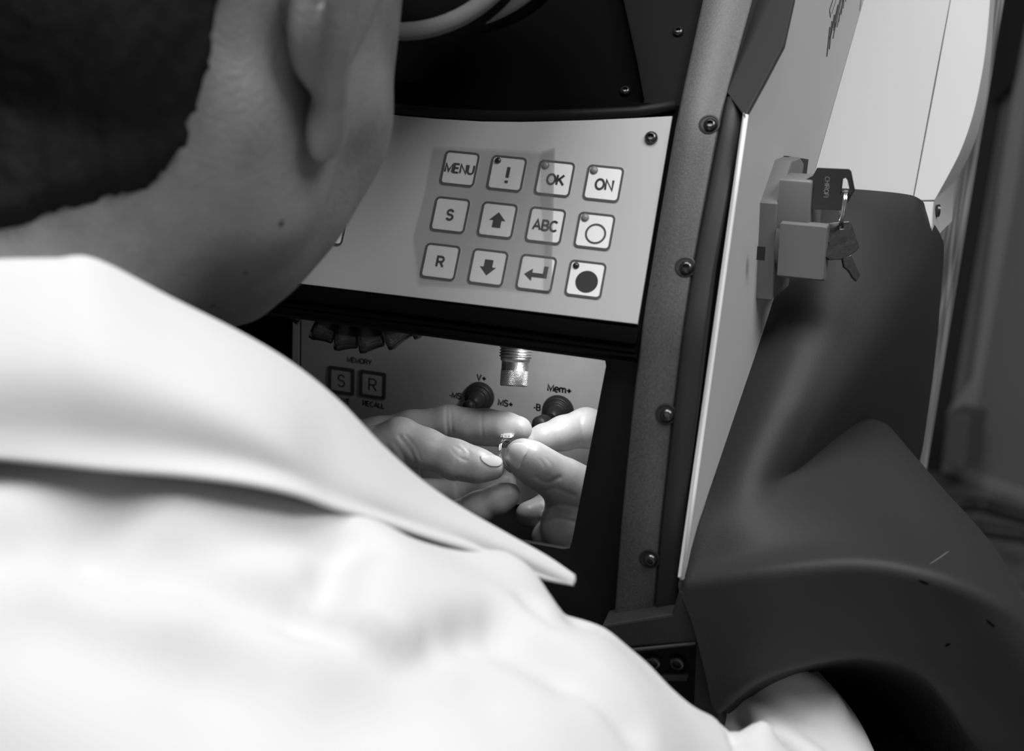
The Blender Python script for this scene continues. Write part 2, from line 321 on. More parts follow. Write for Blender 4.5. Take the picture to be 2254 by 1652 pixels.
# keys
pk_ = .025
def key(cu, cv, sym, led, w=.0186, parent=None):
    f = FK.shifted(cu, cv, 0.0)
    k = part('key', P(rrect(-w/2, -w/2, w/2, w/2, .0023), 0, .0004, bev=.00015), M['keyface'], f)
    r_out, r_in = rrect(-w/2, -w/2, w/2, w/2, .0024), rrect(-w/2+.0011, -w/2+.0011, w/2-.0011, w/2-.0011, .0015)
    obj('key_border', P(r_out, .0003, .00055, holes=[r_in]), M['ink'], k, f)
    z0, z1 = .00035, .00055
    if sym in ('MENU', 'OK', 'ON', 'S', 'R', 'ABC', '!'):
        sz = {'MENU': .0046, '!': .0080, 'ABC': .0050}.get(sym, .0052)
        me = text_mesh(sym, sz, .00008, .21); f2 = FK.shifted(cu+(.0006 if sym in ('OK', 'ON', '!') else 0), cv-(.0006 if sym in ('OK', 'ON', '!') else 0), .0005)
        link('key_symbol', me, M['inkblack'], k, f2.mat())
    elif sym in ('up', 'down'):
        s = 1 if sym == 'up' else -1
        pts = [(0, .0042*s), (.0042, -.0002*s), (.0022, -.0002*s), (.0022, -.0040*s), (-.0022, -.0040*s), (-.0022, -.0002*s), (-.0042, -.0002*s)]
        obj('key_symbol', P(pts, z0, z1), M['inkblack'], k, f)
    elif sym == 'enter':
        pts = [(-.0060, -.0010), (-.0020, .0022), (-.0020, .0001), (.0034, .0001), (.0034, .0040), (.0056, .0040), (.0056, -.0021), (-.0020, -.0021), (-.0020, -.0042)]
        obj('key_symbol', P(pts, z0, z1), M['inkblack'], k, f)
    elif sym == 'ring':
        obj('key_symbol', P(circ(.0008, -.0014, .0053), z0, z1, holes=[circ(.0008, -.0014, .0043)]), M['ink'], k, f)
    elif sym == 'dot':
        obj('key_symbol', P(circ(.0008, -.0012, .0056), z0, z1), M['inkblack'], k, f)
    if led:
        obj('indicator', L([(.0021 if led != 'd' else .0017, .0003), (.0020 if led != 'd' else .0016, .0009), (.0011, .0015), (0, .0017)], 20), {'g': M['led_grey'], 'd': M['led_dark']}[led], k, FK.shifted(cu-.0059, cv+.0063), smooth=True)
for r, row in enumerate(([('MENU', None), ('!', 'd'), ('OK', 'g'), ('ON', 'g')], [('S', None), ('up', None), ('ABC', None), ('ring', 'g')], [('R', None), ('down', None), ('enter', None), ('dot', 'd')])):
    for c, (s, l) in enumerate(row): key((c-1.5)*pk_, (1-r)*pk_, s, l)
cu, cv = FK.px(753, 542)
key(cu-.0093, cv+.0093, None, None)
# adhesive film over the left keys
fl = [FK.px(x, y, .0012) for x, y in ((955, 322), (1060, 326), (1150, 331), (1185, 334), (1222, 324), (1219, 420), (1216, 540), (1214, 642), (1100, 634), (1000, 628), (924, 624), (912, 520), (938, 420))]
part('adhesive_film', P(fl, .0011, .0013), M['film'], FK)
fo = [FK.px(x, y, .0016) for x, y in ((1192, 333), (1222, 325), (1219, 420), (1216, 540), (1214, 642), (1196, 640), (1199, 540), (1190, 430))]
part('film_fold', P(fo, .0014, .0017), M['film'], FK)
# dashboard above the keypad with a sunken plate
def kp(*pts): return [FK.px(x, y) for x, y in pts]
FD = Frame(FK.pt(0, .072, -.004), (1, 0, 0), (0, .66, .75))
def dp(*pts): return [FD.px(x, y) for x, y in pts]
rec = [(-.20, .006)] + dp((890, 219), (1100, 225), (1300, 229), (1404, 232), (1417, 222), (1400, 130), (1371, 0)) + [(FD.px(1345, -120)[0], FD.px(1345, -120)[1]), (-.20, .14)]
rec = [(-.20, dp((890, 219))[0][1]+.001)] + rec[1:]
part('dashboard', P([(-.215, -.004), (.0683, -.004), (.0683, .17), (-.215, .17)], -.010, 0, holes=[rec], bev=.0016), M['dash'], FD, angle=.6)
part('sunken_plate', P([(-.21, 0), (.067, 0), (.067, .165), (-.21, .165)], -.0125, -.0102), M['deep'], FD)
add_screw(FD.pt(*FD.px(1376, 196, -.008), -.0100), FD.x, FD.y, .8); add_screw(FD.pt(*FD.px(1493, 71), 0.0), FD.x, FD.y, .8)
# moulding between keypad and dashboard
tb = tube(bmesh.new(), [FK.pt(u, v+.0035, -.001) for u, v in [(.066, .0668)] + top[1:]], .0030, 8)
part('upper_moulding', tb, M['black'], smooth=True)
# grained side strip, following the console's curve
def prof_band(curve_l, curve_r, off, thick, n=40, bev=.0012):
    """solid band on the console's front curve between two edges given as (x(z)) samples"""
    zl = np.array([p[2] for p in curve_l]); xl = np.array([p[0] for p in curve_l]); zr = np.array([p[2] for p in curve_r]); xr = np.array([p[0] for p in curve_r])
    z0, z1 = max(zl.min(), zr.min()), min(zl.max(), zr.max()); bm = bmesh.new(); rings = []
    for z in np.linspace(z0, z1, n):
        a = np.interp(z, zl[::-1] if zl[0] > zl[-1] else zl, xl[::-1] if zl[0] > zl[-1] else xl); b = np.interp(z, zr[::-1] if zr[0] > zr[-1] else zr, xr[::-1] if zr[0] > zr[-1] else xr)
        y = prof(z)-off
        # smooth the profile a little
        y = np.mean([prof(z+d) for d in (-.008, -.004, 0, .004, .008)])-off
        rings.append([bm.verts.new(c) for c in ((a, y+thick, z), (a, y+bev, z), (a+bev, y, z), (b-bev, y, z), (b, y+bev, z), (b, y+thick, z))])
    for p, q in zip(rings, rings[1:]):
        for i in range(6): bm.faces.new((p[i], p[(i+1) % 6], q[(i+1) % 6], q[i]))
    bm.faces.new(rings[0]); bm.faces.new(rings[-1][::-1]); bmesh.ops.recalc_face_normals(bm, faces=bm.faces[:]); return bm
inner = [np.array((.0690, 0, z)) for z in (.2, .0, -.19)]
outer = [np.array((x, 0, z)) for x, z in ((.0945, .2), (.0938, .11), (.0906, .069), (.0888, -.012), (.0890, -.065), (.0890, -.19))]
part('side_strip', prof_band(inner, outer, 0, .03), M['strip'], angle=.9)
t_in = [np.array((x, 0, z)) for x, z in ((.0915, .0685), (.0892, -.012), (.0894, -.065), (.0894, -.186))]
t_out = [np.array((x, 0, z)) for x, z in ((.0996, .0665), (.1012, .055), (.0992, -.012), (.1003, -.073), (.1003, -.186))]
part('rubber_edge', prof_band(t_in, t_out, .0016, .03), M['rubber'], angle=.9)
eA1 = np.array([math.sin(math.radians(10)), math.cos(math.radians(10)), 0]); fA = Frame((.1015, prof(-.05), -.05), eA1, (0, .0634, .2201))
ck = [fA.pt(*fA.px(1641, 252)), fA.pt(*fA.px(1745, 0)), at_prof(1602, 198, -.004)]
CH = Frame(ck[0], ck[0]-ck[2], ck[1]-ck[0])
part('side_cheek', P([CH.px(x, y) for x, y in ((1718, -420), (1650, 0), (1598, 200), (1640, 258), (1684, 178), (1725, 100), (1747, 0), (1815, -420))], -.0015, .0006, bev=.0003), M['cheek'], CH)
for x, y in ((1561, 274), (1509, 587), (1466, 911), (1430, 1229)):
    p = at_prof(x, y, 0); z = p[2]; dz = (prof(z+.006)-prof(z-.006))/.012
    p[1] = np.mean([prof(z+d) for d in (-.008, -.004, 0, .004, .008)])
    ff = Frame(p, (1, 0, 0), (0, dz, 1))
    obj('screw_washer', L([(.0052, -.0005), (.0052, .0003), (.0044, .0005), (.0040, .0002)], 24), M['rubber'], LW, ff, smooth=True, angle=.6)
    add_screw(ff.pt(.0006, -.0004, .0), ff.x, ff.y, .93)
# window frame: black, recessed, nearly upright
WO = np.array([0, prof(-.066)+.007, -.066]); FWN = Frame(WO, (1, 0, 0), (0, .062, .92))
def wp(*pts): return [FWN.px(x, y) for x, y in pts]
a, b, c, d = wp((1318, 792), (1333, 806), (1258, 1192), (1240, 1207))
hole = [(-.152, a[1]), a, ((a[0]+b[0])/2+.0012, (a[1]+b[1])/2+.0012), b, c, ((c[0]+d[0])/2+.0012, (c[1]+d[1])/2-.0012), d, (-.152, d[1])]
part('window_frame', P([(-.215, .02), (.0687, .02), (.0687, -.135), (-.215, -.135)], -.0035, 0, holes=[hole], bev=.0008), M['black'], FWN, angle=.6)
part('lower_apron', B(-.215, prof(-.2)+.004, -.36, .0687, prof(-.2)+.02, -.188), M['satin'])
# chamber
YB = .100
def yb(x, y): q = atY(x, y, YB); return (q[0], q[2])
FB = Frame((0, YB, 0), (1, 0, 0), (0, 0, 1))
lx = yb(662, 760)[0]
part('chamber_back_panel', P([(lx, -.195), (.084, -.195), (.084, -.03), (lx, -.03)], -.004, 0, bev=.0004), M['inner'], FB)
part('chamber_edge_strip', P([(lx-.0070, -.195), (lx-.0011, -.195), (lx-.0011, -.03), (lx-.0046, -.03)], -.004, -.0002, bev=.0003), M['inner'], FB)
part('chamber_back_wall', B(-.21, YB+.0045, -.2, .09, YB+.012, -.03), M['deep'])
part('chamber_floor', B(-.21, -.02, -.205, .09, YB+.004, -.197), M['black'])
part('chamber_roof', B(-.21, -.012, -.052, .09, YB+.004, -.046), M['deep'])
for x0, x1, cy, cz in ((.0855, .0905, .022, -.150), (-.2105, -.2055, .0, -.150)):
    f = Frame((x0, 0, 0), (0, 1, 0), (0, 0, 1))
    part('chamber_side_wall', P([(-.014, -.197), (YB+.004, -.197), (YB+.004, -.045), (-.014, -.045)], 0, x1-x0, holes=[circ(cy+.022, cz+.003, .0445)]), M['deep'], f)
def label(s, x, y, size, m=M['inkblack']):
    u, v = yb(x, y); f = FB.shifted(u, v, -.00002)
    return link('lettering', text_mesh(s, size*1.08, .00001, .27), m, LW, f.mat())
label('MEMORY', 791, 794, .0028, M['ink']); label('SAVE', 755, 881, .0026); label('RECALL', 822, 890, .0028)
label('V+', 1060, 831, .0034); label('-MS', 1002, 870, .0032); label('MS+', 1113, 887, .0034); label('Mem+', 1232, 856, .0038); label('-B', 1182, 896, .0034)
for s, (x, y) in (('S', (752, 837)), ('R', (821, 846))):
    u, v = yb(x, y); f = FB.shifted(u, v, 0)
    k = part('memory_button', P(rrect(-.0086, -.0086, .0086, .0086, .0012), 0, .0010, holes=[rrect(-.0066, -.0066, .0066, .0066, .0009)], bev=.0003), M['ink'], f)
    obj('button_face', P(rrect(-.0068, -.0068, .0068, .0068, .0006), 0, .0006), M['inner'], k, f)
    link('lettering', text_mesh(s, .0074, .00005, .13), M['ink'], k, FB.shifted(u, v, .00058).mat())
# joysticks
def joystick(x, y, r, tip, k_=1.0):
    u, v = yb(x, y); f = FB.shifted(u, v, 0)
    j = part('joystick_boot', L([(r, 0), (r, .0015), (r*.93, .0035), (r*.84, .0042), (r*.80, .0038), (r*.76, .0050), (r*.66, .0062), (r*.60, .0058), (r*.55, .0075), (r*.40, .0105), (r*.30, .014), (0, .0145)], 36), M['rubber'], f, smooth=True)
    o = f.pt(0, 0, .011); t = np.asarray(tip); dv = nrm(t-o)
    obj('joystick_stem', tube(bmesh.new(), [o, o+(t-o)*.6], .0024, 14), M['black'], j, smooth=True)
    kb = o+(t-o)*.45
    obj('joystick_knob', tube(bmesh.new(), [kb, kb+dv*.003, kb+dv*.006, kb+dv*.007, kb+dv*.0075, t-dv*.003, t-dv*.001, t], [k_*q for q in (.0036, .0050, .0052, .0046, .0052, .0056, .0046, .002)], 18), M['rubber'], j, smooth=True)
joystick(1056, 872, .0092, atY(1031, 894, YB-.022), .62); joystick(1229, 903, .0096, atY(1184, 938, YB-.032), .95)
# aluminium nozzle hanging from the roof
nt_, nb_ = at(1138, 740, .770), at(1131, 850, .770); ax = nrm(nb_-nt_); ln = np.linalg.norm(nb_-nt_); s_ = ln/110.0
px_ = .770/FPX
pr = [(30*px_, 0)]
for i in range(5):
    z = (16+i*6.3)*s_; pr += [(33.0*px_, z), (36.5*px_, z+2.2*s_), (36.5*px_, z+3.8*s_), (33.0*px_, z+6*s_)]
pr += [(33.5*px_, 50*s_), (33*px_, 53*s_), (30*px_, 57*s_), (30*px_, 74*s_), (30.4*px_, 75*s_), (30.4*px_, 107*s_), (29.5*px_, 110*s_), (14*px_, 110*s_), (13*px_, 100*s_), (0, 100*s_)]
NZF = Frame(nt_, np.cross([0, 1, 0], ax), np.cross(ax, np.cross([0, 1, 0], ax)))
if np.dot(NZF.n, ax) < 0: NZF = Frame(nt_, NZF.x, -NZF.y)
nz = part('laser_nozzle', L(pr, 48), M['nozzle'], NZF, smooth=True, angle=.5)
kn = bmesh.new()
nth, nz_r = 56, 12
for j in range(nz_r):
    z = (77+31*j/nz_r)*s_
    for i in range(nth):
        a = 2*math.pi*(i+.5*(j % 2))/nth; r0, r1 = 30.2*px_, 31.2*px_; da = math.pi/nth*.9; dz = 31/nz_r*s_*.55
        c = [(r0, a-da, z), (r0, a, z-dz), (r0, a+da, z), (r0, a, z+dz)]
        vs = [kn.verts.new((r*math.cos(t), r*math.sin(t), zz)) for r, t, zz in c]; tp = kn.verts.new((r1*math.cos(a), r1*math.sin(a), z))
        for q in range(4): kn.faces.new((vs[q], vs[(q+1) % 4], tp))
bmesh.ops.recalc_face_normals(kn, faces=kn.faces[:])
tag(obj('knurling', kn, M['nozzle'], nz, NZF), kind='stuff')
# segmented coolant hose under the roof
hp = [at(x, y, .785) for x, y in ((640, 668), (700, 715), (745, 738), (795, 744), (850, 738), (905, 715), (960, 690))]
hc = catmull(hp, 7)
hs = part('hose_elbow', tube(bmesh.new(), [hp[0], (hp[0]+hp[1])/2], [.006, .0075], 16), M['hose'], smooth=True)
for i in range(1, 6):
    a_, b_ = hp[i], hp[i+1]; dv = nrm(b_-a_); l_ = np.linalg.norm(b_-a_)
    rr_ = [.0050, .0085, .0088, .0080, .0066, .0062, .0060, .0050]
    part('hose_segment', tube(bmesh.new(), [a_+dv*l_*t for t in (-.12, -.1, .1, .25, .6, .8, .88, .9)], rr_, 20), M['hose'], smooth=True)
# eyecups of the viewing scope
def eyecup(cx, cy, r, d, rim, axis_px):
    o = at(cx, cy, d); ax_ = nrm(CAM+np.array([-.2, -.05, .25])-o); ex = nrm(np.cross([0, 0, 1], ax_)); f = Frame(o, ex, np.cross(ax_, ex)); R_ = r*d/FPX
    e = part('scope_eyecup', L([(R_*.55, -.06), (R_*.86, -.04), (R_*.97, -.004), (R_, 0), (R_*.985, .0025), (R_-rim, .003), (R_-rim-.002, .001), (R_*.7, -.012), (R_*.45, -.022), (0, -.024)], 72), M['deep'], f, smooth=True, angle=.7)
    obj('eyecup_rim', lathe(bmesh.new(), [(R_+.0002, .0), (R_+.0004, .0022), (R_-.001, .0034), (R_-rim, .0034), (R_-rim-.0002, .0012)], 72, cap=False), M['eyerim'], e, f, smooth=True)
eyecup(1000, -230, 298, .662, .0095, None); eyecup(905, -208, 300, .636, .0070, None)
# ---- white side housing
def ap(*pts): return [fA.px(x, y) for x, y in pts]
def hull(frame, pts, z0, z1, name, m, bev=.0006): return part(name, P([frame.px(x, y) for x, y in pts], z0, z1, bev=bev), m, frame)
hull(fA, [(1503, 1277), (1497, 1270), (1641, 250), (1682, 178), (1723, 100), (1745, 0), (1845, -600), (2068, -600), (1901, 0), (1795, 372), (1760, 640), (1570, 1240)], -.0012, 0, 'side_panel', M['white'])
edge = [fA.pt(*fA.px(x, y), .0004) for x, y in ((1500, 1272), (1571, 750), (1641, 252))]
part('panel_edge', tube(bmesh.new(), [edge[0]+(edge[2]-edge[0])*t for t in np.linspace(0, 1, 6)], .0011, 8), M['whitedge'], smooth=True)
c0, c1 = fA.pt(*fA.px(1901, 0)), fA.pt(*fA.px(1795, 372))
ebB = nrm(c0-c1); exB = nrm([.80, .60, 0]); fB = Frame(c1, exB, ebB)
hull(fB, [(1793, 380), (1901, 0), (2069, -600), (2235, -600), (2092, 0), (2054, 200), (2009, 440), (2004, 500), (1780, 470)], -.004, 0, 'flared_panel', M['white'])
s0, s1 = fB.pt(*fB.px(2093, 0)), fB.pt(*fB.px(2010, 440))
fC = Frame(s1, nrm([.88, .47, 0]), nrm(s0-s1))
lipc = [tuple(q) for q in catmull(np.array([(2196, -600), (2186, -140), (2180, 0), (2170, 110), (2157, 190), (2140, 262), (2116, 330), (2088, 386), (2058, 440)], float), 36)]
hull(fC, [(2011, 441), (2095, 0), (2237, -600)] + lipc, -.004, 0, 'rear_lip', M['white'])
part('lip_block', P([fC.px(x, y) for x, y in ((2009, 441), (2058, 441), (2050, 515), (2010, 545), (2000, 500))], -.012, -.0008, bev=.0008), M['white'], fC)
# return face of the lip
rb = bmesh.new(); lp = [fC.pt(*fC.px(x, y), -.002) for x, y in lipc+[(2054, 528)]]; back = np.array([.012, .075, 0])
bk = [back*(.22+.78*min(1, i/30)**1.5) for i in range(len(lp))]
vs = [(rb.verts.new(p), rb.verts.new(p+b_), rb.verts.new(p+b_+[-.003, .0, 0]), rb.verts.new(p+[-.003, 0, 0])) for p, b_ in zip(lp, bk)]
for p, q in zip(vs, vs[1:]):
    for i in range(4): rb.faces.new((p[i], q[i], q[(i+1) % 4], p[(i+1) % 4]))
rb.faces.new(vs[0]); rb.faces.new(vs[-1][::-1]); bmesh.ops.recalc_face_normals(rb, faces=rb.faces[:])
part('lip_return', rb, M['white'], smooth=True, angle=.6)
bs = fC.pt(*fC.px(2063, 471))+np.array([.001, .012, 0])
add_screw(bs, (0, 0, 1), (-.2, .9, 0), 1.05)
# printed hatch mark near the top of the side panel
hz = 140/1652.
hl = [(640, -60, 540, 250, 3), (540, 270, 560, 450, 3), (720, -60, 590, 360, 1), (545, 700, 465, 1460, 7), (600, 550, 530, 1270, 7), (660, 380, 575, 900, 5), (755, 130, 540, 1000, 5), (735, 250, 640, 780, 4), (820, -60, 650, 700, 4), (700, 600, 625, 990, 5), (850, -60, 690, 690, 4), (900, -60, 730, 700, 4), (800, 330, 780, 560, 4), (880, -60, 840, 380, 4), (910, -60, 890, 220, 4), (965, -60, 950, 40, 4), (1360, -60, 1318, 270, 2)]
hm = bmesh.new()
for x0, y0, x1, y1, w in hl:
    p, q = (np.array(fA.px(1780+x*hz, y*hz)) for x, y in ((x0, y0), (x1, y1))); n_ = nrm(np.array([-(q-p)[1], (q-p)[0]]))*.00028*w*.5
    vv = [hm.verts.new((*(v), z)) for z in (.0001, .0003) for v in (p-n_, p+n_, q+n_, q-n_)]
    for fc in ((4, 5, 6, 7), (0, 1, 5, 4), (1, 2, 6, 5), (2, 3, 7, 6), (3, 0, 4, 7)): hm.faces.new([vv[i] for i in fc])
bmesh.ops.recalc_face_normals(hm, faces=hm.faces[:])
tag(part('printed_hatch', hm, M['ink'], fA), kind='stuff')
# ---- key switch
def ap1(x, y, off=0.0): return fA.px(x, y, off)
TZ = .009
u0, v0 = ap1(1664, 655, 0); u1, v1 = ap1(1706, 352, 0); um, vm = ap1(1673, 446, 0)
wS = .030
plate = [(u0, v0), (u0+wS, v0+.001), (u1+wS*.82, v1-.004), (u1+wS*.55, v1), (u1, v1), (um, vm)]
SWp = part('switch_plate', P(plate, 0, TZ, bev=.0012, seg=3), M['switch'], fA, angle=.5)
part('plate_slot', P([ap1(x, y, .004) for x, y in ((1660.5, 541), (1663, 541), (1661, 571), (1658.5, 571))], .0055, .0092), M['inkblack'], fA)
part('switch_backing', P([ap1(x, y, .001) for x, y in ((1728, 343), (1772, 350), (1767, 390), (1726, 388))], .0003, .003), M['inkblack'], fA)
# housings stand out along the panel normal
def block(name, upx, off, w, h, d, m, bev=.0015, par=None):
    u, v = fA.px(*upx, off); f = fA.shifted(u, v, off)
    return obj(name, P(rrect(0, -h, w, 0, .002, 3), 0, d, bev=bev, seg=3), m, par or LW, f, angle=.5)
lk = block('lock_housing', (1716, 392), TZ, .024, .028, .0165, M['switch'])
u, v = fA.px(1712, 530, TZ); fk = fA.shifted(u+.013, v, TZ)
kb = obj('rotary_base', L([(.0185, 0), (.0180, .004), (.0165, .007), (.015, .008)], 40), M['switch'], LW, fk, smooth=True, angle=.6)
u, v = fA.px(1722, 492, TZ+.004); fg = fA.shifted(u, v, TZ+.003)
obj('rotary_grip', P([(0, .0), (0, -.0265), (.004, -.0282), (.009, -.027), (.010, -.001), (.006, .001)], 0, .0235, bev=.0014, seg=3), M['switch'], kb, fg, angle=.5)
# ---- key in the lock (a thing of its own), ring and second key
nA, eU, eV = fA.n, fA.x, fA.y
dK = float(np.dot(fA.pt(*fA.px(1790, 420, .028), .028)-CAM, FW))
dK += .009
FKEY = Frame(at(1790, 412, dK), nA, (0, 0.05, 1))                     # plate stands edge-on to the panel, facing the operator side
if np.dot(FKEY.n, FW) > 0: FKEY = Frame(FKEY.o, -FKEY.x, FKEY.y)
def kq(*pts): return [FKEY.px(x, y) for x, y in pts]
bow = kq((1768, 398), (1790, 386), (1799, 369), (1868, 372), (1873, 377), (1881, 418), (1864, 448), (1856, 463), (1785, 460), (1768, 440))
slot = kq((1855, 394), (1862, 391), (1866, 396), (1870, 415), (1864, 430), (1851, 429))
KR = root(empty('lock_key', FKEY.o, 'dark metal key stuck in the grey key switch on the white side panel', 'key'))
obj('key_bow', P(bow, -.001, .001, holes=[slot], bev=.0004), M['brass'], KR, FKEY)
sh = kq((1752, 414), (1770, 414), (1770, 430), (1752, 430)); obj('key_shank', P(sh, -.0009, .0009), M['brass'], KR, FKEY)
u, v = FKEY.px(1821, 411); tf = FKEY.shifted(u, v, .00105); tf2 = Frame(tf.o, -tf.y, tf.x)
link('engraving', text_mesh('CHIROFI', .0022, .00003, .12), M['steel'], KR, tf2.mat())
rc = at(1851, 459, dK-.0015)
obj('key_ring', tube(bmesh.new(), [rc+np.array([0, 0, 1])*math.cos(t)*.0085+nrm(nrm(FW)+RT*.18)*math.sin(t)*.0085+RT*(.0009*t/6.3) for t in np.linspace(0, 4*math.pi, 73)], .0007, 8), M['steel'], None, smooth=True)
tag(bpy.data.objects['key_ring'], 'small bright split ring threaded through the bow of the lock key', 'key ring')
FH = Frame(at(1850, 500, dK+.004), nrm(RT+FW*.25), nrm(UP))
def hq(*pts): return [FH.px(x, y) for x, y in pts]
HK = root(empty('spare_key', FH.o, 'dull grey spare key hanging from the split ring below the lock key', 'key'))
obj('key_bow', P(hq((1812, 492), (1867, 487), (1871, 490), (1890, 543), (1886, 550), (1868, 564), (1850, 571), (1825, 572), (1814, 565), (1806, 520)), -.001, .001, holes=[hq((1846, 497), (1854, 496), (1854, 503), (1847, 504))], bev=.0004), M['brass'], HK, FH)
obj('key_blade', P(hq((1853, 568), (1872, 561), (1892, 606), (1889, 610), (1884, 619), (1876, 611), (1867, 596), (1857, 588)), -.0009, .0009, bev=.0003), M['brass'], HK, FH)
u, v = FH.px(1842, 531); tf = FH.shifted(u, v, .00105); ca, sa = math.cos(.30), math.sin(.30)
tf2 = Frame(tf.o, tf.x*ca+tf.y*sa, tf.y*ca-tf.x*sa)
obj('name_plate', P(rrect(-.0052, -.0013, .0052, .0013, .0004), 0, .0002), M['inkblack'], HK, tf2)

# ---- charcoal arm hood of the machine
def dA(x, y, off=.0015): return float(np.dot(at_plane(x, y, fA.o+fA.n*off, fA.n)-CAM, FW))
def dB(x, y, off=.002): return float(np.dot(at_plane(x, y, fB.o+fB.n*off, fB.n)-CAM, FW))
def rows3(rows): return [[at(x, y, d) for x, y, d in r] for r in rows]
z1 = dB(2004, 440)
S1 = [[(1789, 424, dA(1789, 424)), (1860, 428.5, dB(1860, 428)), (1930, 434, dB(1930, 434)), (1990, 439, z1-.002), (2010, 442.5, z1), (2020, 449, z1+.004)],
      [(1781, 450, dA(1781, 450)), (1856, 456, .790), (1930, 462, .795), (1986, 470, z1-.012), (2010, 474, z1-.006), (2027, 478, z1+.006)],
      [(1770, 486, dA(1770, 486)), (1850, 494, .780), (1930, 502, .785), (1996, 514, z1-.018), (2034, 512, z1-.002), (2056, 517, z1+.016)],
      [(1755, 530, dA(1755, 530)), (1838, 546, .768), (1920, 556, .772), (1996, 566, z1-.026), (2038, 560, z1), (2063, 546, z1+.025)],
      [(1735, 590, dA(1735, 590)), (1815, 612, .752), (1900, 625, .757), (1980, 635, .772), (2030, 640, .815), (2057, 640, z1+.035)],
      [(1688, 740, dA(1688, 740)), (1765, 762, .728), (1845, 775, .733), (1925, 785, .752), (1990, 790, .825), (2045, 780, z1+.055)],
      [(1634, 900, dA(1634, 900)), (1700, 912, .706), (1770, 915, .712), (1845, 905, .738), (1930, 915, .840), (2030, 900, z1+.075)],
      [(1580, 1060, dA(1580, 1060)), (1640, 1066, .694), (1700, 1058, .702), (1775, 1016, .738), (1880, 1030, .860), (2014, 1010, z1+.09)],
      [(1530, 1215, dA(1530, 1215)), (1600, 1200, .700), (1680, 1180, .712), (1760, 1160, .750), (1860, 1130, .88), (2000, 1110, z1+.10)]]
S2a = [[(1575, 1075, dA(1575, 1075)), (1660, 1064, .6965), (1755, 1028, .7235), (1832, 969, .757), (1896, 929, .790), (1932, 930, .802)],
       [(1545, 1160, dA(1545, 1160)), (1655, 1140, .6880), (1780, 1085, .706), (1890, 1030, .733), (1985, 1010, .757), (2052, 1072, .772)],
       [(1512, 1250, .6905), (1690, 1215, .676), (1870, 1185, .674), (2010, 1185, .690), (2110, 1175, .712), (2178, 1218, .726)],
       [(1500, 1292, .6882), (1700, 1261, .6640), (1890, 1246, .6530), (2050, 1271, .6500), (2178, 1322, .6575), (2266, 1388, .669)]]
S2b = [S2a[-1],
       [(1528, 1360, .6885), (1690, 1330, .670), (1880, 1306, .662), (2050, 1335, .660), (2186, 1400, .664), (2280, 1490, .672)],
       [(1556, 1470, .6930), (1675, 1410, .678), (1845, 1372, .672), (2020, 1405, .671), (2180, 1500, .677), (2300, 1640, .686)],
       [(1572, 1548, .6985), (1662, 1476, .684), (1790, 1437, .679), (1925, 1427, .678), (2060, 1480, .683), (2178, 1640, .692)],
       [(1580, 1550, .7040), (1670, 1482, .690), (1792, 1443, .686), (1922, 1434, .685), (2052, 1486, .690), (2168, 1642, .699)]]
S2 = S2b
S1 = S1[:8]+[[(1577, 1069, dA(1577, 1069)), (1652, 1066, .6965), (1738, 1060, .722), (1812, 1046, .785), (1895, 1055, .865), (1990, 1060, .925)]]
def bare_grid(rows, nv, calm=0): b, g, _ = grid_mesh(rows3(rows), 90, nv, calm=calm); b.free(); return g
GH = np.concatenate([bare_grid(S1, 80, 120), bare_grid(S2a, 90), bare_grid(S2b, 70)[1:]])
for _ in range(5): GH[1:-1] += .5*((GH[:-2]+GH[2:])/2-GH[1:-1])
for it in range(160):
    b_ = GH[60:104, 1:44]; wt = np.clip((40-np.arange(1, 44))/14., 0, 1)[None, :, None]
    b_ += .5*wt*((GH[59:103, 1:44]+GH[61:105, 1:44])/2-b_)
bm, G2, N_ = grid_mesh(None, 0, 0, .004, G=GH); part('arm_hood', bm, M['shell'], smooth=True, angle=1.4)
S3 = [[(x, y, d+.002) for x, y, d in S2[-1]],
      [(1600, 1560, .73), (1690, 1500, .73), (1795, 1462, .73), (1915, 1455, .73), (2035, 1510, .735), (2120, 1655, .74)],
      [(1640, 1570, .80), (1710, 1510, .80), (1796, 1482, .80), (1880, 1490, .80), (1960, 1540, .80), (2000, 1660, .80)],
      [(1680, 1620, .86), (1730, 1580, .86), (1790, 1560, .86), (1850, 1570, .86), (1890, 1610, .86), (1900, 1680, .86)]]
bm, G3, N_ = grid_mesh(rows3(S3), 50, 30, .003); part('tunnel_lining', bm, M['tunnel'], smooth=True)
S4 = [[(1640, 1850, .76), (1850, 1830, .74), (2060, 1800, .73), (2300, 1760, .73)], [(1680, 1680, .775), (1840, 1680, .77), (1990, 1680, .76), (2150, 1680, .74)], [(1650, 1560, .82), (1760, 1545, .82), (1880, 1550, .82), (1990, 1560, .82)], [(1640, 1440, .87), (1760, 1430, .87), (1880, 1430, .87), (1990, 1440, .87)]]
bm, G4, N_ = grid_mesh(rows3(S4), 40, 40, .003); part('arm_rest_pad', bm, M['tunnel'], smooth=True)
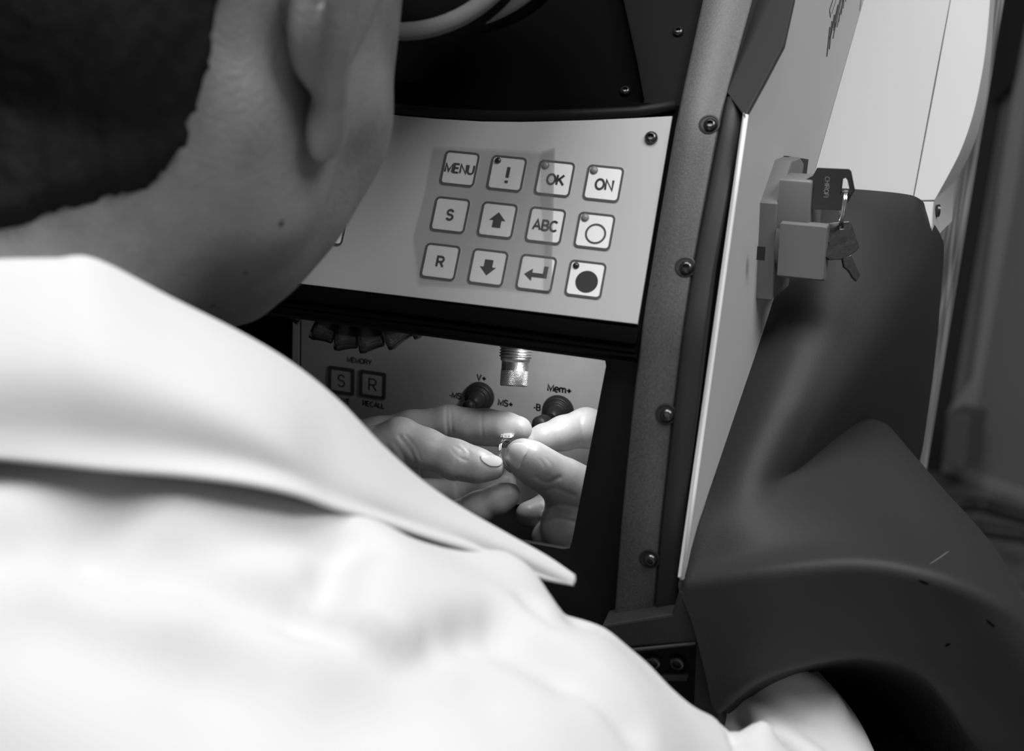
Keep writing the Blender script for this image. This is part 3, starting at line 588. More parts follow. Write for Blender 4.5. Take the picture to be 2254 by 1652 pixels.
# right flank of the hood going down
#S5 = [[(1575, 1552, .70), (1540, 1552, .70), (1510, 1552, .70)], [(1572, 1440, .697), (1545, 1440, .697), (1515, 1440, .697)], [(1572, 1300, .692), (1545, 1300, .692), (1505, 1300, .692)]]
# foot block of the console under the side strip
FP_ = Frame(at(1450, 1400, .700), (1, 0, 0), (0, -.05, 1))
part('foot_block', P([FP_.px(x, y) for x, y in ((1330, 1368), (1482, 1343), (1497, 1293), (1580, 1298), (1538, 1404), (1330, 1420))], -.03, .004, bev=.0012), M['shell'], FP_)
part('foot_ledge', P([FP_.px(x, y) for x, y in ((1330, 1424), (1536, 1403), (1536, 1409), (1330, 1432))], 0, .0052, bev=.0008), M['cheek'], FP_)
part('foot_recess', P([FP_.px(x, y) for x, y in ((1320, 1420), (1548, 1400), (1552, 1640), (1320, 1640))], -.034, -.004), M['black'], FP_)
part('foot_post', P([FP_.px(x, y) for x, y in ((1534, 1402), (1580, 1300), (1590, 1700), (1522, 1700))], -.03, .002, bev=.001), M['shell'], FP_)
part('foot_clip', P([FP_.px(x, y) for x, y in ((1455, 1488), (1515, 1486), (1512, 1500), (1455, 1500))], -.0045, .0, bev=.0008), M['shell'], FP_)
for x, y in ((1438, 1457), (1491, 1458)): add_screw(FP_.pt(*FP_.px(x, y, -.003), -.0042), FP_.x, FP_.y, 1.25)
# scuffs on the hood: one light scratch, small dark nicks
def scuff(name, pts, w, m):
    dg = bpy.context.evaluated_depsgraph_get(); hood = bpy.data.objects['arm_hood']; inv = hood.matrix_world.inverted(); bmx = bmesh.new(); out = []
    for x, y in pts:
        ok, loc, nn, _ = hood.ray_cast(Vector(CAM), Vector(ray(x, y)))
        if ok: out.append(np.array(loc)+np.array(nn)*.0001)
    if len(out) > 1: part(name, tube(bmx, catmull(out, 8), [w*t for t in (.3, .8, 1, 1, 1, 1, .8, .3)], 6), m)
bpy.context.view_layer.update()
scuff('scratch', [(2046, 1241), (2068, 1227), (2090, 1211)], .0004, M['greyboard']); scuff('nick', [(2022, 1276), (2044, 1285)], .0006, M['deep'])
scuff('nick', [(2080, 1421), (2092, 1416)], .0007, M['deep']); scuff('nick', [(2171, 1363), (2190, 1380)], .0005, M['deep'])

# ------------------------------------------------------------------ sculpting: signed distances on a grid, meshed by surface nets
class Sdf:
    def __init__(s, lo, hi, h, big=.03):
        s.lo = np.asarray(lo, float); s.h = h; s.n = np.ceil((np.asarray(hi)-s.lo)/h).astype(int)+1
        s.f = np.full(s.n, big, np.float32); s.ax = [(s.lo[i]+h*np.arange(s.n[i])).astype(np.float32) for i in range(3)]
    def sub(s, lo, hi):
        a = np.clip(np.floor((np.asarray(lo)-s.lo)/s.h).astype(int), 0, s.n); b = np.clip(np.ceil((np.asarray(hi)-s.lo)/s.h).astype(int)+1, 0, s.n)
        sl = tuple(slice(a[i], b[i]) for i in range(3)); return sl, s.ax[0][sl[0]][:, None, None], s.ax[1][sl[1]][None, :, None], s.ax[2][sl[2]][None, None, :]
    def merge(s, sl, d, k, op='u'):
        f = s.f[sl]
        if f.size == 0: return
        if op == 'u': hh = np.clip(.5+.5*(f-d)/k, 0, 1); s.f[sl] = f+(d-f)*hh-k*hh*(1-hh)
        else: d = -d; hh = np.clip(.5-.5*(f-d)/k, 0, 1); s.f[sl] = f+(d-f)*hh+k*hh*(1-hh)
    def cone(s, p, q, r0, r1, k=.003, op='u'):
        p, q = np.asarray(p, float), np.asarray(q, float); R = max(r0, r1)+s_margin(k)
        sl, X, Y, Z = s.sub(np.minimum(p, q)-R, np.maximum(p, q)+R); v = q-p; L2 = max(float(v@v), 1e-12)
        t = np.clip(((X-p[0])*v[0]+(Y-p[1])*v[1]+(Z-p[2])*v[2])/L2, 0, 1)
        d = np.sqrt((X-p[0]-t*v[0])**2+(Y-p[1]-t*v[1])**2+(Z-p[2]-t*v[2])**2)-(r0+(r1-r0)*t)
        s.merge(sl, d.astype(np.float32), k, op)
    def chain(s, pts, k=.003, op='u'):
        for a, b in zip(pts, pts[1:]): s.cone(a[0], b[0], a[1], b[1], k, op)
    def ell(s, c, axes, r, k=.01, op='u'):
        c = np.asarray(c, float); A = np.asarray(axes, float); r = np.asarray(r, float); R = r.max()+s_margin(k)
        sl, X, Y, Z = s.sub(c-R, c+R); q = [((X-c[0])*a[0]+(Y-c[1])*a[1]+(Z-c[2])*a[2]) for a in A]
        k0 = np.sqrt(sum((q[i]/r[i])**2 for i in range(3))); k1 = np.sqrt(sum((q[i]/r[i]**2)**2 for i in range(3)))+1e-9
        s.merge(sl, (k0*(k0-1)/k1).astype(np.float32), k, op)
    def sample(s, P_):
        g = (np.asarray(P_)-s.lo)/s.h; i = np.clip(g.astype(int), 0, s.n-2); t = g-i; out = 0
        for dx in (0, 1):
            for dy in (0, 1):
                for dz in (0, 1):
                    w = (t[..., 0] if dx else 1-t[..., 0])*(t[..., 1] if dy else 1-t[..., 1])*(t[..., 2] if dz else 1-t[..., 2])
                    out = out+w*s.f[i[..., 0]+dx, i[..., 1]+dy, i[..., 2]+dz]
        return out
    def hit(s, x, y, d0=.3, d1=.95):
        r = ray(x, y); ds = np.arange(d0, d1, s.h*.4); P_ = CAM+ds[:, None]*r; ins = np.all((P_ > s.lo) & (P_ < s.lo+s.h*(s.n-1)), axis=1)
        v = np.where(ins, s.sample(np.clip(P_, s.lo, s.lo+s.h*(s.n-1.01))), 1.0); w = np.where(v < 0)[0]
        if len(w) == 0: return None
        i = max(w[0], 1); a, b = v[i-1], v[i]; return CAM+r*(ds[i-1]+(ds[i]-ds[i-1])*a/(a-b))
    def grad(s, P_):
        e = s.h; return nrm([s.sample(P_+np.eye(3)[i]*e)-s.sample(P_-np.eye(3)[i]*e) for i in range(3)])
    def nets(s):
        f = s.f; ins = f < 0; c = np.zeros(np.array(f.shape)-1, np.uint8)
        for dx in (0, 1):
            for dy in (0, 1):
                for dz in (0, 1): c += ins[dx:f.shape[0]-1+dx, dy:f.shape[1]-1+dy, dz:f.shape[2]-1+dz]
        act = (c > 0) & (c < 8); idx = np.argwhere(act); vid = np.full(act.shape, -1, np.int32); vid[tuple(idx.T)] = np.arange(len(idx))
        acc = np.zeros((len(idx), 3)); cnt = np.zeros(len(idx))
        cor = [(dx, dy, dz) for dx in (0, 1) for dy in (0, 1) for dz in (0, 1)]
        for a in cor:
            for ax_ in range(3):
                if a[ax_]: continue
                b = list(a); b[ax_] = 1; A = f[idx[:, 0]+a[0], idx[:, 1]+a[1], idx[:, 2]+a[2]]; Bv = f[idx[:, 0]+b[0], idx[:, 1]+b[1], idx[:, 2]+b[2]]
                m = (A < 0) != (Bv < 0); t = np.where(m, A/np.where(m, A-Bv, 1), 0); p = np.tile(np.array(a, float), (len(idx), 1)); p[:, ax_] = t; acc[m] += p[m]; cnt[m] += 1
        V = s.lo+s.h*(idx+acc/cnt[:, None]); Q = []
        for ax_ in range(3):
            u, v = (ax_+1) % 3, (ax_+2) % 3; sl0 = [slice(None)]*3; sl1 = [slice(None)]*3; sl0[ax_] = slice(0, -1); sl1[ax_] = slice(1, None)
            A, Bv = ins[tuple(sl0)], ins[tuple(sl1)]; e = np.argwhere(A != Bv); e = e[(e[:, u] > 0) & (e[:, v] > 0) & (e[:, u] < f.shape[u]-1) & (e[:, v] < f.shape[v]-1)]
            if len(e) == 0: continue
            def at_(du, dv): g = e.copy(); g[:, u] += du; g[:, v] += dv; return vid[tuple(g.T)]
            q = np.stack([at_(-1, -1), at_(0, -1), at_(0, 0), at_(-1, 0)], 1); fl = ~A[tuple(e.T)]; q[fl] = q[fl][:, ::-1]; Q.append(q)
        return V, np.concatenate(Q)
def s_margin(k): return max(k*1.3, .012)
def np_mesh(V, Q, name):
    me = bpy.data.meshes.new(name); me.vertices.add(len(V)); me.vertices.foreach_set('co', np.asarray(V, np.float32).ravel())
    me.loops.add(Q.size); me.loops.foreach_set('vertex_index', Q.astype(np.int32).ravel()); me.polygons.add(len(Q)); me.polygons.foreach_set('loop_start', np.arange(0, Q.size, 4, dtype=np.int32))
    me.polygons.foreach_set('use_smooth', np.ones(len(Q), bool)); me.update(calc_edges=True); me.validate(); return me
def relax(V, Q, n=1, lam=.5):
    for _ in range(n):
        acc = np.zeros_like(V); cnt = np.zeros(len(V))
        for a, b in ((0, 1), (1, 2), (2, 3), (3, 0)):
            np.add.at(acc, Q[:, a], V[Q[:, b]]); np.add.at(cnt, Q[:, a], 1); np.add.at(acc, Q[:, b], V[Q[:, a]]); np.add.at(cnt, Q[:, b], 1)
        V = V+lam*(acc/np.maximum(cnt, 1)[:, None]-V)
    return V
def vnormals(V, Q):
    n = np.cross(V[Q[:, 2]]-V[Q[:, 0]], V[Q[:, 3]]-V[Q[:, 1]]); N = np.zeros_like(V)
    for i in range(4): np.add.at(N, Q[:, i], n)
    return N/(np.linalg.norm(N, axis=1, keepdims=True)+1e-12)
def poly_dist(V, pts):
    d = np.full(len(V), 9.0); pts = np.asarray(pts)
    for p, q in zip(pts, pts[1:]):
        v = q-p; t = np.clip((V-p)@v/max(v@v, 1e-12), 0, 1); d = np.minimum(d, np.linalg.norm(V-p-t[:, None]*v, axis=1))
    return d
def folds(V, Q, field, lines):
    """push the surface in (or out) along folds and creases: (pixel points, width, depth)"""
    N = vnormals(V, Q); off = np.zeros(len(V))
    for pts, w, a in lines:
        pp = catmull(np.array(pts, float), 4*len(pts)); h = [field.hit(x, y) for x, y in pp]; h = [q for q in h if q is not None]
        if len(h) > 1: off += a*np.exp(-(poly_dist(V, h)/w)**2)
    return V+N*off[:, None]
# ------------------------------------------------------------------ the jeweller
YAW, PITCH = math.radians(11), math.radians(30)
hd = nrm([math.sin(YAW)*math.cos(PITCH), math.cos(YAW)*math.cos(PITCH), -math.sin(PITCH)])
hr = nrm(np.cross(hd, [0, 0, 1])); hu = np.cross(hr, hd); HC = at(453, 44, .575)
def hl_(f, r, u): return HC+hd*f+hr*r+hu*u
AX = (hd, hr, hu)
NB = at(-110, 800, .53)
SR = at(1120, 1710, .52); T0 = at(100, 1470, .47); SL = np.array([-.262, -.245, -.150])
ELR = at(1900, 2010, .66); WRR = at(1590, 1390, .80)
EL_L = SL+np.array([-.02, .10, -.22]); WL = np.array([-.225, .005, -.155])
CH_ = at(420, 2050, .50)
# --- head, neck and trunk
def body_field():
    s = Sdf((-.46, -.50, -.50), (.30, .04, .23), .004)
    s.ell(hl_(-.012, 0, .022), AX, (.094, .0745, .088), .02)
    s.ell(hl_(.036, 0, -.035), AX, (.054, .0655, .070), .03)
    s.ell(hl_(.020, 0, -.066), AX, (.050, .048, .034), .03)
    for sg in (-1, 1):
        s.chain([(hl_(-.002, sg*.058, -.035), .018), (hl_(.002, sg*.051, -.070), .017), (hl_(.038, sg*.024, -.083), .014), (hl_(.066, sg*.006, -.091), .014)], .02)
        s.cone(hl_(.056, sg*.038, -.022), hl_(.025, sg*.064, -.018), .016, .012, .02)         # cheekbone
        s.cone(hl_(.078, sg*.030, .020), hl_(.070, sg*.036, .016), .010, .007, .012)           # brow
        s.ell(hl_(.092, sg*.031, .000), AX, (.013, .016, .012), .008, 'd')                     # eye socket
        s.ell(hl_(.080, sg*.031, .000), AX, (.0125, .0125, .0125), .002)                       # eye
    s.chain([(hl_(.088, 0, .010), .008), (hl_(.101, 0, -.026), .009), (hl_(.094, 0, -.036), .008)], .010)
    for sg in (-1, 1): s.cone(hl_(.094, sg*.010, -.033), hl_(.084, sg*.014, -.033), .007, .006, .008)
    s.cone(hl_(.090, -.018, -.062), hl_(.090, .018, -.062), .007, .007, .006); s.cone(hl_(.088, -.016, -.074), hl_(.088, .016, -.074), .008, .008, .006)
    s.cone(hl_(.100, -.020, -.0675), hl_(.100, .020, -.0675), .0025, .0025, .004, 'd')
    s.cone(hl_(.040, 0, -.072), hl_(-.032, -.005, -.105), .026, .034, .03)
    # neck
    s.cone(hl_(-.030, 0, -.045), NB, .053, .057, .03); s.cone(NB, NB+nrm(NB-hl_(-.03, 0, -.045))*.06, .062, .060, .03)
    s.cone(hl_(-.028, .050, -.050), NB+np.array([.0, .01, .0]), .014, .014, .03)
    # trunk and arms (under the shirt)
    s.cone(T0, SR, .050, .042, .02); s.cone(T0, SL, .050, .042, .02); s.cone(NB, T0, .05, .05, .02)
    s.ell(CH_, ((1, 0, 0), (0, .7, .7), (0, -.7, .7)), (.15, .10, .13), .05)
    s.chain([(SR, .042), (ELR, .036), (WRR, .025)], .02); s.chain([(SL, .042), (EL_L, .036), (WL, .025)], .02)
    return s
bf = body_field(); V, Q = bf.nets(); V = relax(V, Q, 2)
# --- ears, finer grid
def ear(sg):
    s = Sdf(hl_(-.012, sg*.082, 0)-.05, hl_(-.012, sg*.082, 0)+.05, .0015)
    E_ = lambda f, r, u: hl_(f-.020-.30*u, sg*r, u)
    hel = [(.010, .074, -.004), (.013, .079, .014), (.006, .087, .030), (-.010, .094, .036), (-.026, .099, .028), (-.033, .100, .008), (-.029, .096, -.014), (-.018, .090, -.030), (-.004, .083, -.042)]
    hp_ = catmull(np.array(hel), 34); s.chain([(E_(*p), .0046) for p in hp_], .004)
    s.ell(E_(-.003, .081, -.043), AX, (.0105, .0055, .013), .007)                              # lobe
    s.ell(E_(-.010, .080, -.002), AX, (.021, .010, .032), .008)                                # back of the shell
    s.ell(E_(-.003, .093, -.002), AX, (.014, .009, .020), .005, 'd')                           # bowl
    ant = catmull(np.array([(.000, .084, .018), (-.016, .091, .018), (-.022, .091, .002), (-.016, .087, -.016), (-.005, .083, -.026)]), 18); s.chain([(E_(*p), .0036) for p in ant], .003)
    s.cone(E_(.010, .074, -.008), E_(.008, .076, -.014), .005, .004, .004)                      # tragus
    s.cone(E_(-.006, .070, 0), E_(-.006, .060, 0), .016, .02, .008)
    return s
parts_ = [(V, Q)]
for sg in (1, -1): parts_.append(ear(sg).nets())
# --- hands
HS = 1.05                                       # reach into the chamber
def hp3(seq): return [(at(x, y, d*HS), r*HS/1000.) for x, y, d, r in seq]
def left_hand():
    s = Sdf(at(930, 1040, .745*HS)-np.array([.075, .05, .05]), at(930, 1040, .745*HS)+np.array([.075, .055, .05]), .0009)
    s.chain(hp3([(560, 1030, .765, 22), (700, 1010, .760, 21), (800, 1000, .752, 16)]), .012)                       # wrist and palm
    s.chain(hp3([(720, 1000, .765, 18), (830, 962, .757, 10.5), (905, 942, .754, 9.2), (988, 931, .752, 9.3), (1030, 938, .750, 9.0), (1072, 940, .748, 9.2), (1112, 945, .744, 8.8), (1142, 945, .741, 7.0)]), .004)  # forefinger
    s.chain(hp3([(760, 1030, .742, 15), (838, 985, .729, 11), (880, 966, .724, 10.4), (935, 986, .721, 9.6), (1003, 1012, .718, 9.6), (1050, 1024, .7175, 8.2), (1084, 1029, .718, 6.3)]), .005)  # thumb
    s.chain(hp3([(800, 1000, .728, 12), (862, 1012, .727, 9), (900, 1040, .729, 5.5)]), .006)                       # fold of the web
    s.chain(hp3([(780, 1040, .765, 13), (870, 1085, .762, 9.5), (940, 1090, .759, 8.6), (1008, 1083, .758, 8.4), (1060, 1074, .755, 8.2), (1108, 1062, .752, 7.2)]), .003)  # middle finger
    s.chain(hp3([(790, 1100, .758, 12), (900, 1165, .752, 9), (985, 1143, .737, 8.4), (1055, 1116, .730, 8.2), (1098, 1098, .727, 7.6), (1119, 1089, .726, 6.4)]), .003)   # ring finger
    s.chain(hp3([(800, 1140, .765, 10), (880, 1210, .757, 8), (960, 1200, .750, 7.2), (1020, 1172, .745, 6.4)]), .003)   # little finger
    s.cone(*[q for p in hp3([(905, 1060, .732, 4.5), (934, 1076, .733, 3.2)]) for q in (p[0],)], .0045, .0032, .006)
    return s
def right_hand():
    s = Sdf(at(1270, 1060, .745*HS)-np.array([.05, .05, .055]), at(1270, 1060, .745*HS)+np.array([.075, .055, .05]), .0009)
    s.chain(hp3([(1420, 1140, .752, 20), (1345, 1150, .745, 20), (1300, 1145, .738, 19)]), .012)
    s.chain(hp3([(1420, 1000, .765, 14), (1345, 955, .763, 10.5), (1290, 941, .757, 10.2), (1240, 953, .751, 8.8), (1196, 966, .746, 7.4), (1167, 974, .743, 5.6)]), .004)  # forefinger
    s.chain(hp3([(1300, 1130, .736, 19), (1268, 1085, .730, 14), (1236, 1058, .7255, 11.2), (1190, 1030, .7215, 10.0), (1160, 1010, .720, 9.0), (1146, 1001, .7195, 7.6)]), .006)  # thumb
    s.chain(hp3([(1290, 1195, .738, 18), (1262, 1160, .736, 17)]), .010)
    s.chain(hp3([(1340, 1060, .770, 11), (1260, 1085, .765, 9), (1205, 1118, .754, 8), (1163, 1131, .747, 6.8)]), .003)
    s.chain(hp3([(1330, 1130, .768, 10), (1262, 1160, .758, 8), (1196, 1178, .744, 6.4)]), .003)
    s.chain(hp3([(1330, 1180, .760, 9), (1272, 1196, .750, 7.6), (1222, 1197, .737, 6)]), .003)
    return s
lf, rf = left_hand(), right_hand()
creaseL = [([(984, 893), (983, 920), (987, 958)], .0009, -.0005), ([(992, 894), (993, 925), (996, 955)], .0008, -.0004), ([(1062, 897), (1060, 930), (1064, 975)], .0007, -.0003),
           ([(1003, 982), (1018, 992), (1010, 1004), (1024, 1012)], .0009, -.00035), ([(1018, 978), (1034, 996), (1028, 1012)], .0008, -.0003), ([(995, 990), (1005, 1004), (1003, 1018)], .0007, -.0002),
           ([(880, 960), (902, 990), (918, 1025)], .0012, -.0005), ([(868, 975), (890, 1005), (905, 1035)], .0010, -.0004), ([(852, 980), (872, 1012), (890, 1035)], .0009, -.0004), ([(838, 985), (858, 1015)], .0009, -.0003), ([(893, 958), (915, 985), (925, 1010)], .0009, -.0003),
           ([(1003, 1050), (1007, 1085), (1008, 1112)], .0008, -.0004), ([(1011, 1050), (1014, 1085), (1015, 1110)], .0007, -.0003), ([(1001, 1120), (1006, 1130)], .001, -.0004)]
creaseR = [([(1285, 898), (1278, 930), (1290, 975)], .0010, -.0004), ([(1190, 1012), (1200, 1030), (1196, 1050)], .0008, -.0002), ([(1205, 1010), (1216, 1026), (1212, 1048)], .0008, -.0002),
           ([(1180, 1050), (1205, 1062), (1232, 1050)], .0012, -.0004), ([(1190, 1085), (1220, 1075), (1265, 1090)], .0010, -.0003), ([(1195, 1120), (1235, 1110), (1285, 1120)], .0010, -.00035), ([(1195, 1150), (1230, 1140), (1270, 1150)], .001, -.0003)]
for s, cr in ((lf, creaseL), (rf, creaseR)):
    v_, q_ = s.nets(); v_ = relax(v_, q_, 1, .4); parts_.append((folds(v_, q_, s, cr), q_))
off = 0; VV, QQ, HM = [], [], []
for i, (v_, q_) in enumerate(parts_): VV.append(v_); QQ.append(q_+off); HM.append(np.full(len(q_), 1 if i >= 3 else 0)); off += len(v_)
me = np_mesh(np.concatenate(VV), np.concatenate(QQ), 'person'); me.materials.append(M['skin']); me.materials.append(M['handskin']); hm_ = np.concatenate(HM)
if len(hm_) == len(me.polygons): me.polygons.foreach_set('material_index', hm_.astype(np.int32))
PERSON = link('person', me); WM['person'] = Matrix.Identity(4)
tag(PERSON, 'person with dark hair in a white shirt, bent over the machine holding a ring', 'person')
# fingernails, laid on the finger surface
def nail(field, outline, n=14, th=.00035):
    o = np.array(outline, float); c = o.mean(0); m = bmesh.new(); rings = []
    oc = catmull(np.vstack([o, o[:1]]), 33)[:-1]
    for t in (1.0, .97, .85, .6, .3):
        rg = []
        for x, y in c+(oc-c)*t:
            for sh in np.linspace(1, .3, 15):
                p = field.hit(c[0]+(x-c[0])*sh, c[1]+(y-c[1])*sh)
                if p is not None: break
            if p is None: return
            g = field.grad(p); rg.append(m.verts.new(p+g*(th if t < 1 else -.0002)))
        rings.append(rg)
    for a, b in zip(rings, rings[1:]):
        for i in range(len(a)): m.faces.new((a[i], a[(i+1) % len(a)], b[(i+1) % len(a)], b[i]))
    m.faces.new(rings[-1]); bmesh.ops.recalc_face_normals(m, faces=m.faces[:]); return obj('fingernail', m, M['nail'], PERSON, smooth=True)
nail(lf, [(1056, 1003), (1075, 1001.5), (1095, 1004), (1106, 1010), (1107, 1017), (1098, 1026), (1080, 1026), (1066, 1019), (1058, 1011)])
nail(rf, [(1140, 974), (1155, 976), (1164, 983), (1160, 997), (1152, 1008), (1146, 1024), (1141, 1034), (1126, 1024), (1117, 1006), (1119, 988), (1128, 977)])
for sg in (-1, 1):
    e = obj('eye', L([(.0128*math.sin(t), -.0128*math.cos(t)) for t in np.linspace(0, math.pi, 12)], 20), M['eye'], PERSON, Frame(hl_(.0815, sg*.031, .0), hr, hu), smooth=True)
    obj('iris', L([(.0055, .0), (.0052, .0006), (0, .0012)], 18), M['iris'], e, Frame(hl_(.0815, sg*.031, .0)+hd*.0120, hr, -hu) if False else Frame(hl_(.0815, sg*.031, 0)+hd*.0121, np.cross(hu, hd), hu), smooth=True)
for x, y, r_ in ((620, 491, .0013), (540, 601, .0011), (468, 672, .0013)):
    p = bf.hit(x, y)
    if p is not None:
        g_ = bf.grad(p); obj('mole', L([(r_, -.0004), (r_*.8, .0003), (0, .0005)], 14), M['mole'], PERSON, Frame(p, np.cross(g_, [0, 0, 1]), np.cross(g_, np.cross(g_, [0, 0, 1]))), smooth=True)
# --- hair: a thick shell over the back and crown
hs_ = Sdf(hl_(-.02, 0, .02)-.15, hl_(-.02, 0, .02)+.15, .003)
def hair_field(s):
    X, Y, Z = s.ax[0][:, None, None], s.ax[1][None, :, None], s.ax[2][None, None, :]
    F_ = (X-HC[0])*hd[0]+(Y-HC[1])*hd[1]+(Z-HC[2])*hd[2]; R_ = (X-HC[0])*hr[0]+(Y-HC[1])*hr[1]+(Z-HC[2])*hr[2]; U_ = (X-HC[0])*hu[0]+(Y-HC[1])*hu[1]+(Z-HC[2])*hu[2]
    def e(c, r): q = [(A-b)/w for A, b, w in zip((F_, R_, U_), c, r)]; k0 = np.sqrt(q[0]**2+q[1]**2+q[2]**2); return (k0-1)*min(r)
    upper = e((-.016, 0, .026), (.108, .087, .098)); lower = e((-.034, 0, -.028), (.078, .068, .075))
    front = np.maximum(F_-.040-.20*U_, -(U_-.050)); nape = np.maximum(-.139+1.1*np.abs(R_), -.136)-U_; back = np.maximum(F_+HAIR_F+.21*np.clip(U_, -.09, .02), nape)
    reg = np.minimum(front, back)
    d1 = np.maximum(upper, np.maximum(reg, -(U_+.018+.10*(F_+.05)))); pts = np.stack(np.broadcast_arrays(X, Y, Z), -1); lo_, hi_ = bf.lo, bf.lo+bf.h*(bf.n-1.01)
    body = bf.sample(np.clip(pts, lo_, hi_)); d2 = np.maximum(np.minimum(lower, body-.006), back)
    s.f = np.minimum(d1, d2).astype(np.float32)
HAIR_F = .068
hair_field(hs_); hv, hq_ = hs_.nets(); hv = relax(hv, hq_, 3)
hn = vnormals(hv, hq_); ph = (hv@hr)*420+np.sin((hv@hu)*70)*2.5; hv = hv+hn*(.0005*np.sin(ph)+.0004*np.sin(ph*2.7+1)+rng.normal(0, .0003, len(hv)))[:, None]
link('hair', np_mesh(hv, hq_, 'hair'), M['hair'], PERSON)
# --- shirt
def shirt_field():
    s = Sdf((-.50, -.54, -.54), (.31, .05, .04), .004)
    s.cone(T0, SR, .066, .054, .03); s.cone(T0, SL, .066, .054, .03); s.cone(at(150, 1330, .485), at(600, 1420, .50), .045, .045, .04)
    s.ell(CH_, ((1, 0, 0), (0, .7, .7), (0, -.7, .7)), (.17, .12, .15), .06)
    s.cone(at(700, 1600, .50), at(1030, 1530, .54), .05, .04, .03)
    s.cone(at(1090, 1315, .56), at(1060, 1440, .56), .014, .03, .012)
    s.cone(at(1265, 1460, .57), at(1345, 1520, .58), .019, .018, .02)
    s.cone(at(880, 1340, .535), at(1075, 1330, .56), .025, .021, .012)
    s.chain([(SR, .055), (SR+(ELR-SR)*.5, .050), (ELR, .044), (ELR+(WRR-ELR)*.5, .038), (WRR, .034)], .02)
    s.chain([(SL, .055), (EL_L, .046), (WL, .034)], .02)
    s.cone(NB+np.array([-.035, -.02, -.085]), SL, .055, .054, .03)
    return s
sf = shirt_field(); sv, sq = sf.nets(); sv = relax(sv, sq, 2)
fl_ = [([(205, 1186), (286, 1217), (410, 1225), (522, 1260), (646, 1297), (708, 1304)], .012, -.008), ([(248, 1136), (410, 1155), (596, 1167), (696, 1155)], .010, -.005),
       ([(0, 1186), (75, 1148), (161, 1105), (248, 1074)], .012, -.006), ([(112, 1347), (224, 1390), (348, 1422), (497, 1428)], .018, -.007),
       ([(714, 1285), (770, 1316), (869, 1372), (919, 1382)], .005, .006), ([(696, 1315), (795, 1358), (894, 1402), (994, 1385), (1118, 1352)], .007, -.0035),
       ([(789, 1167), (751, 1223), (745, 1260)], .008, -.007), ([(1056, 1384), (1155, 1434), (1242, 1484)], .008, -.004), ([(1120, 1380), (1230, 1440), (1330, 1520), (1400, 1600)], .007, -.004),
       ([(795, 1496), (931, 1471), (1056, 1496)], .020, -.005), ([(1180, 1318), (1230, 1352), (1320, 1350)], .006, -.004), ([(500, 1560), (700, 1600), (900, 1590)], .02, -.005),
       ([(1640, 1500), (1760, 1580), (1860, 1660)], .0035, -.005), ([(1600, 1560), (1640, 1620), (1650, 1660)], .005, -.007), ([(1700, 1470), (1790, 1510), (1840, 1560)], .006, .005), ([(1650, 1600), (1740, 1640), (1800, 1680)], .006, .005)]
sv = relax(folds(sv, sq, sf, [(p, w, a*1.6) for p, w, a in fl_]), sq, 4)
SH = link('shirt', np_mesh(sv, sq, 'shirt'), M['shirt'], PERSON, smooth=True)
C_top = [(-160, 590, .455), (0, 581, .46), (120, 579, .465), (208, 580, .472), (370, 662, .490), (530, 742, .508), (640, 808, .520), (740, 888, .531), (835, 985, .541), (925, 1064, .552), (1010, 1122, .562), (1120, 1185, .571), (1200, 1230, .576), (1262, 1272, .580)]
C_mid = [(-160, 800, .428), (0, 800, .430), (120, 800, .432), (220, 810, .435), (370, 850, .445), (510, 900, .455), (620, 960, .468), (720, 1030, .492), (830, 1085, .515), (930, 1128, .536), (1020, 1165, .551), (1120, 1210, .564), (1200, 1250, .573), (1262, 1278, .5795)]
C_low = [(-160, 1000, .424), (0, 1012, .426), (120, 1024, .428), (230, 1036, .432), (400, 1050, .441), (540, 1068, .449), (650, 1092, .461), (740, 1124, .480), (850, 1156, .508), (950, 1188, .528), (1040, 1215, .546), (1125, 1248, .562), (1195, 1275, .572), (1258, 1288, .579)]
C_in = [(x+6, y+120-20*i/3., d+.030) for i, (x, y, d) in enumerate(C_top)]
C_in = [(x, y+90*(1-i/13.), d+.028*(1-i/13.)+.002) for i, (x, y, d) in enumerate(C_top)]
C_in2 = [(x, y+20*(1-i/13.), d+.008*(1-i/13.)+.001) for i, (x, y, d) in enumerate(C_top)]
C_m0 = [(0.82*a[0]+.18*b[0], .82*a[1]+.18*b[1], .80*a[2]+.2*b[2]-.004*(1-i/13.)) for i, (a, b) in enumerate(zip(C_top, C_mid))]
C_l2 = [(.3*a[0]+.7*b[0], .3*a[1]+.7*b[1], .3*a[2]+.7*b[2]+.005*min(1, i/7.)*(1-max(0, i-11)/2.)) for i, (a, b) in enumerate(zip(C_mid, C_low))]
def wrapped(row):                                # carry the collar on round the far side of the neck
    A = row[0]-NB; pre = []
    for a in (-125, -95, -62, -30):
        c_, s_ = math.cos(math.radians(a)), math.sin(math.radians(a)); pre.append(NB+np.array([A[0]*c_-A[1]*s_, A[0]*s_+A[1]*c_, A[2]]))
    return pre+row
bm, GC, _ = grid_mesh([wrapped(r) for r in rows3([C_in, C_in2, C_top, C_m0, C_mid, C_l2, C_low])], 150, 40, .0016)
obj('collar', bm, M['shirt'], SH, smooth=True)
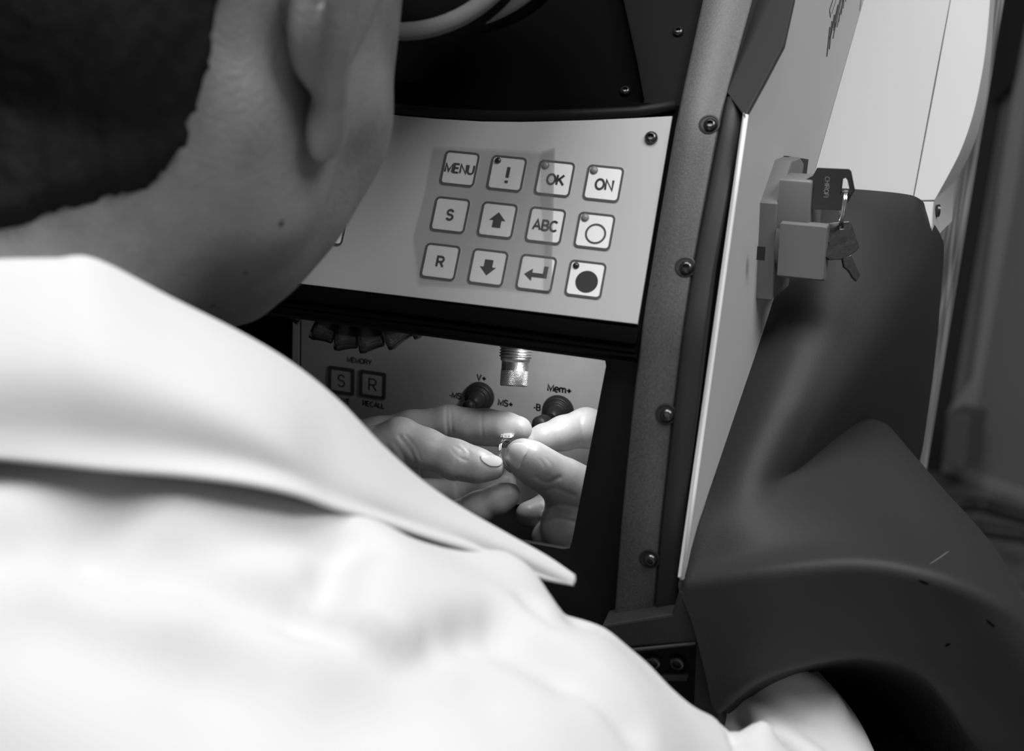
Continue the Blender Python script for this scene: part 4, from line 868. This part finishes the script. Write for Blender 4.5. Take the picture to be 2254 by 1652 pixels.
# ------------------------------------------------------------------ the ring between the fingertips
RC = at(1122, 1003, .7300*HS); rt_ = nrm(at(1117, 963, .7335*HS)-RC); rn = nrm(np.cross(rt_, nrm(FW*.84+RT*.54))); rx = np.cross(rt_, rn)
RING = root(empty('diamond_ring', RC, 'white metal ring with a round diamond held between the fingertips', 'ring'))
rad = .0086*HS; ts = np.linspace(0, 2*math.pi, 61)
for sd in (-1, 1):
    obj('band', tube(bmesh.new(), [RC+rt_*rad*math.cos(t)+rx*rad*math.sin(t)+rn*sd*.00055 for t in ts], .00042, 10, cap=False), M['silver'], RING, smooth=True)
for sgn in (-1, 1):
    obj('shoulder', tube(bmesh.new(), [RC+rt_*(rad*math.cos(t)+.0010*(1-t/1.0))+rx*rad*math.sin(t)*sgn+rn*.0012*(1-t) for t in np.linspace(.05, 1.0, 12)], .00035, 8), M['silver'], RING, smooth=True)
dc = RC+rt_*(rad+.0026); tilt = nrm(rt_+UP*.4-FW*.75); dfx = nrm(np.cross(tilt, [0.2, 1, 0])); FD_ = Frame(dc, dfx, np.cross(tilt, dfx))
g = bmesh.new(); R0 = .0039
def rg(r, z, n, ph=0): return [g.verts.new((r*math.cos(2*math.pi*(i+ph)/n), r*math.sin(2*math.pi*(i+ph)/n), z)) for i in range(n)]
tbl = rg(R0*.55, .0012, 8); st = rg(R0*.80, .00075, 8, .5); gi = rg(R0, .0001, 16); gl = rg(R0, -.0001, 16); pv = rg(R0*.5, -.0012, 8, .5); cul = g.verts.new((0, 0, -.0030))
g.faces.new(tbl)
for i in range(8):
    j = (i+1) % 8; g.faces.new((tbl[i], st[i], tbl[j])); g.faces.new((st[i], gi[2*i+1], gi[(2*i+2) % 16])); g.faces.new((st[i], gi[2*i], gi[2*i+1])); g.faces.new((tbl[j], st[i], gi[(2*i+2) % 16])); g.faces.new((tbl[j], gi[(2*i+2) % 16], st[j]))
    g.faces.new((gl[2*i], pv[i], gl[2*i+1])); g.faces.new((gl[2*i+1], pv[i], gl[(2*i+2) % 16])); g.faces.new((gl[(2*i+2) % 16], pv[i], pv[j])); g.faces.new((pv[i], cul, pv[j]))
for i in range(16): g.faces.new((gi[i], gl[i], gl[(i+1) % 16], gi[(i+1) % 16]))
bmesh.ops.recalc_face_normals(g, faces=g.faces[:]); obj('diamond', g, M['gem'], RING, FD_)
for i in range(6):
    a = 2*math.pi*(i+.3)/6; ca, sa = math.cos(a), math.sin(a)
    obj('prong', tube(bmesh.new(), [FD_.pt(.0008*ca, .0008*sa, -.0034), FD_.pt(.0026*ca, .0026*sa, -.0012), FD_.pt(.0036*ca, .0036*sa, .0), FD_.pt(.0034*ca, .0034*sa, .0006), FD_.pt(.0029*ca, .0029*sa, .0008)], [.0003, .0003, .00034, .0004, .0003], 8), M['silver'], RING, smooth=True)
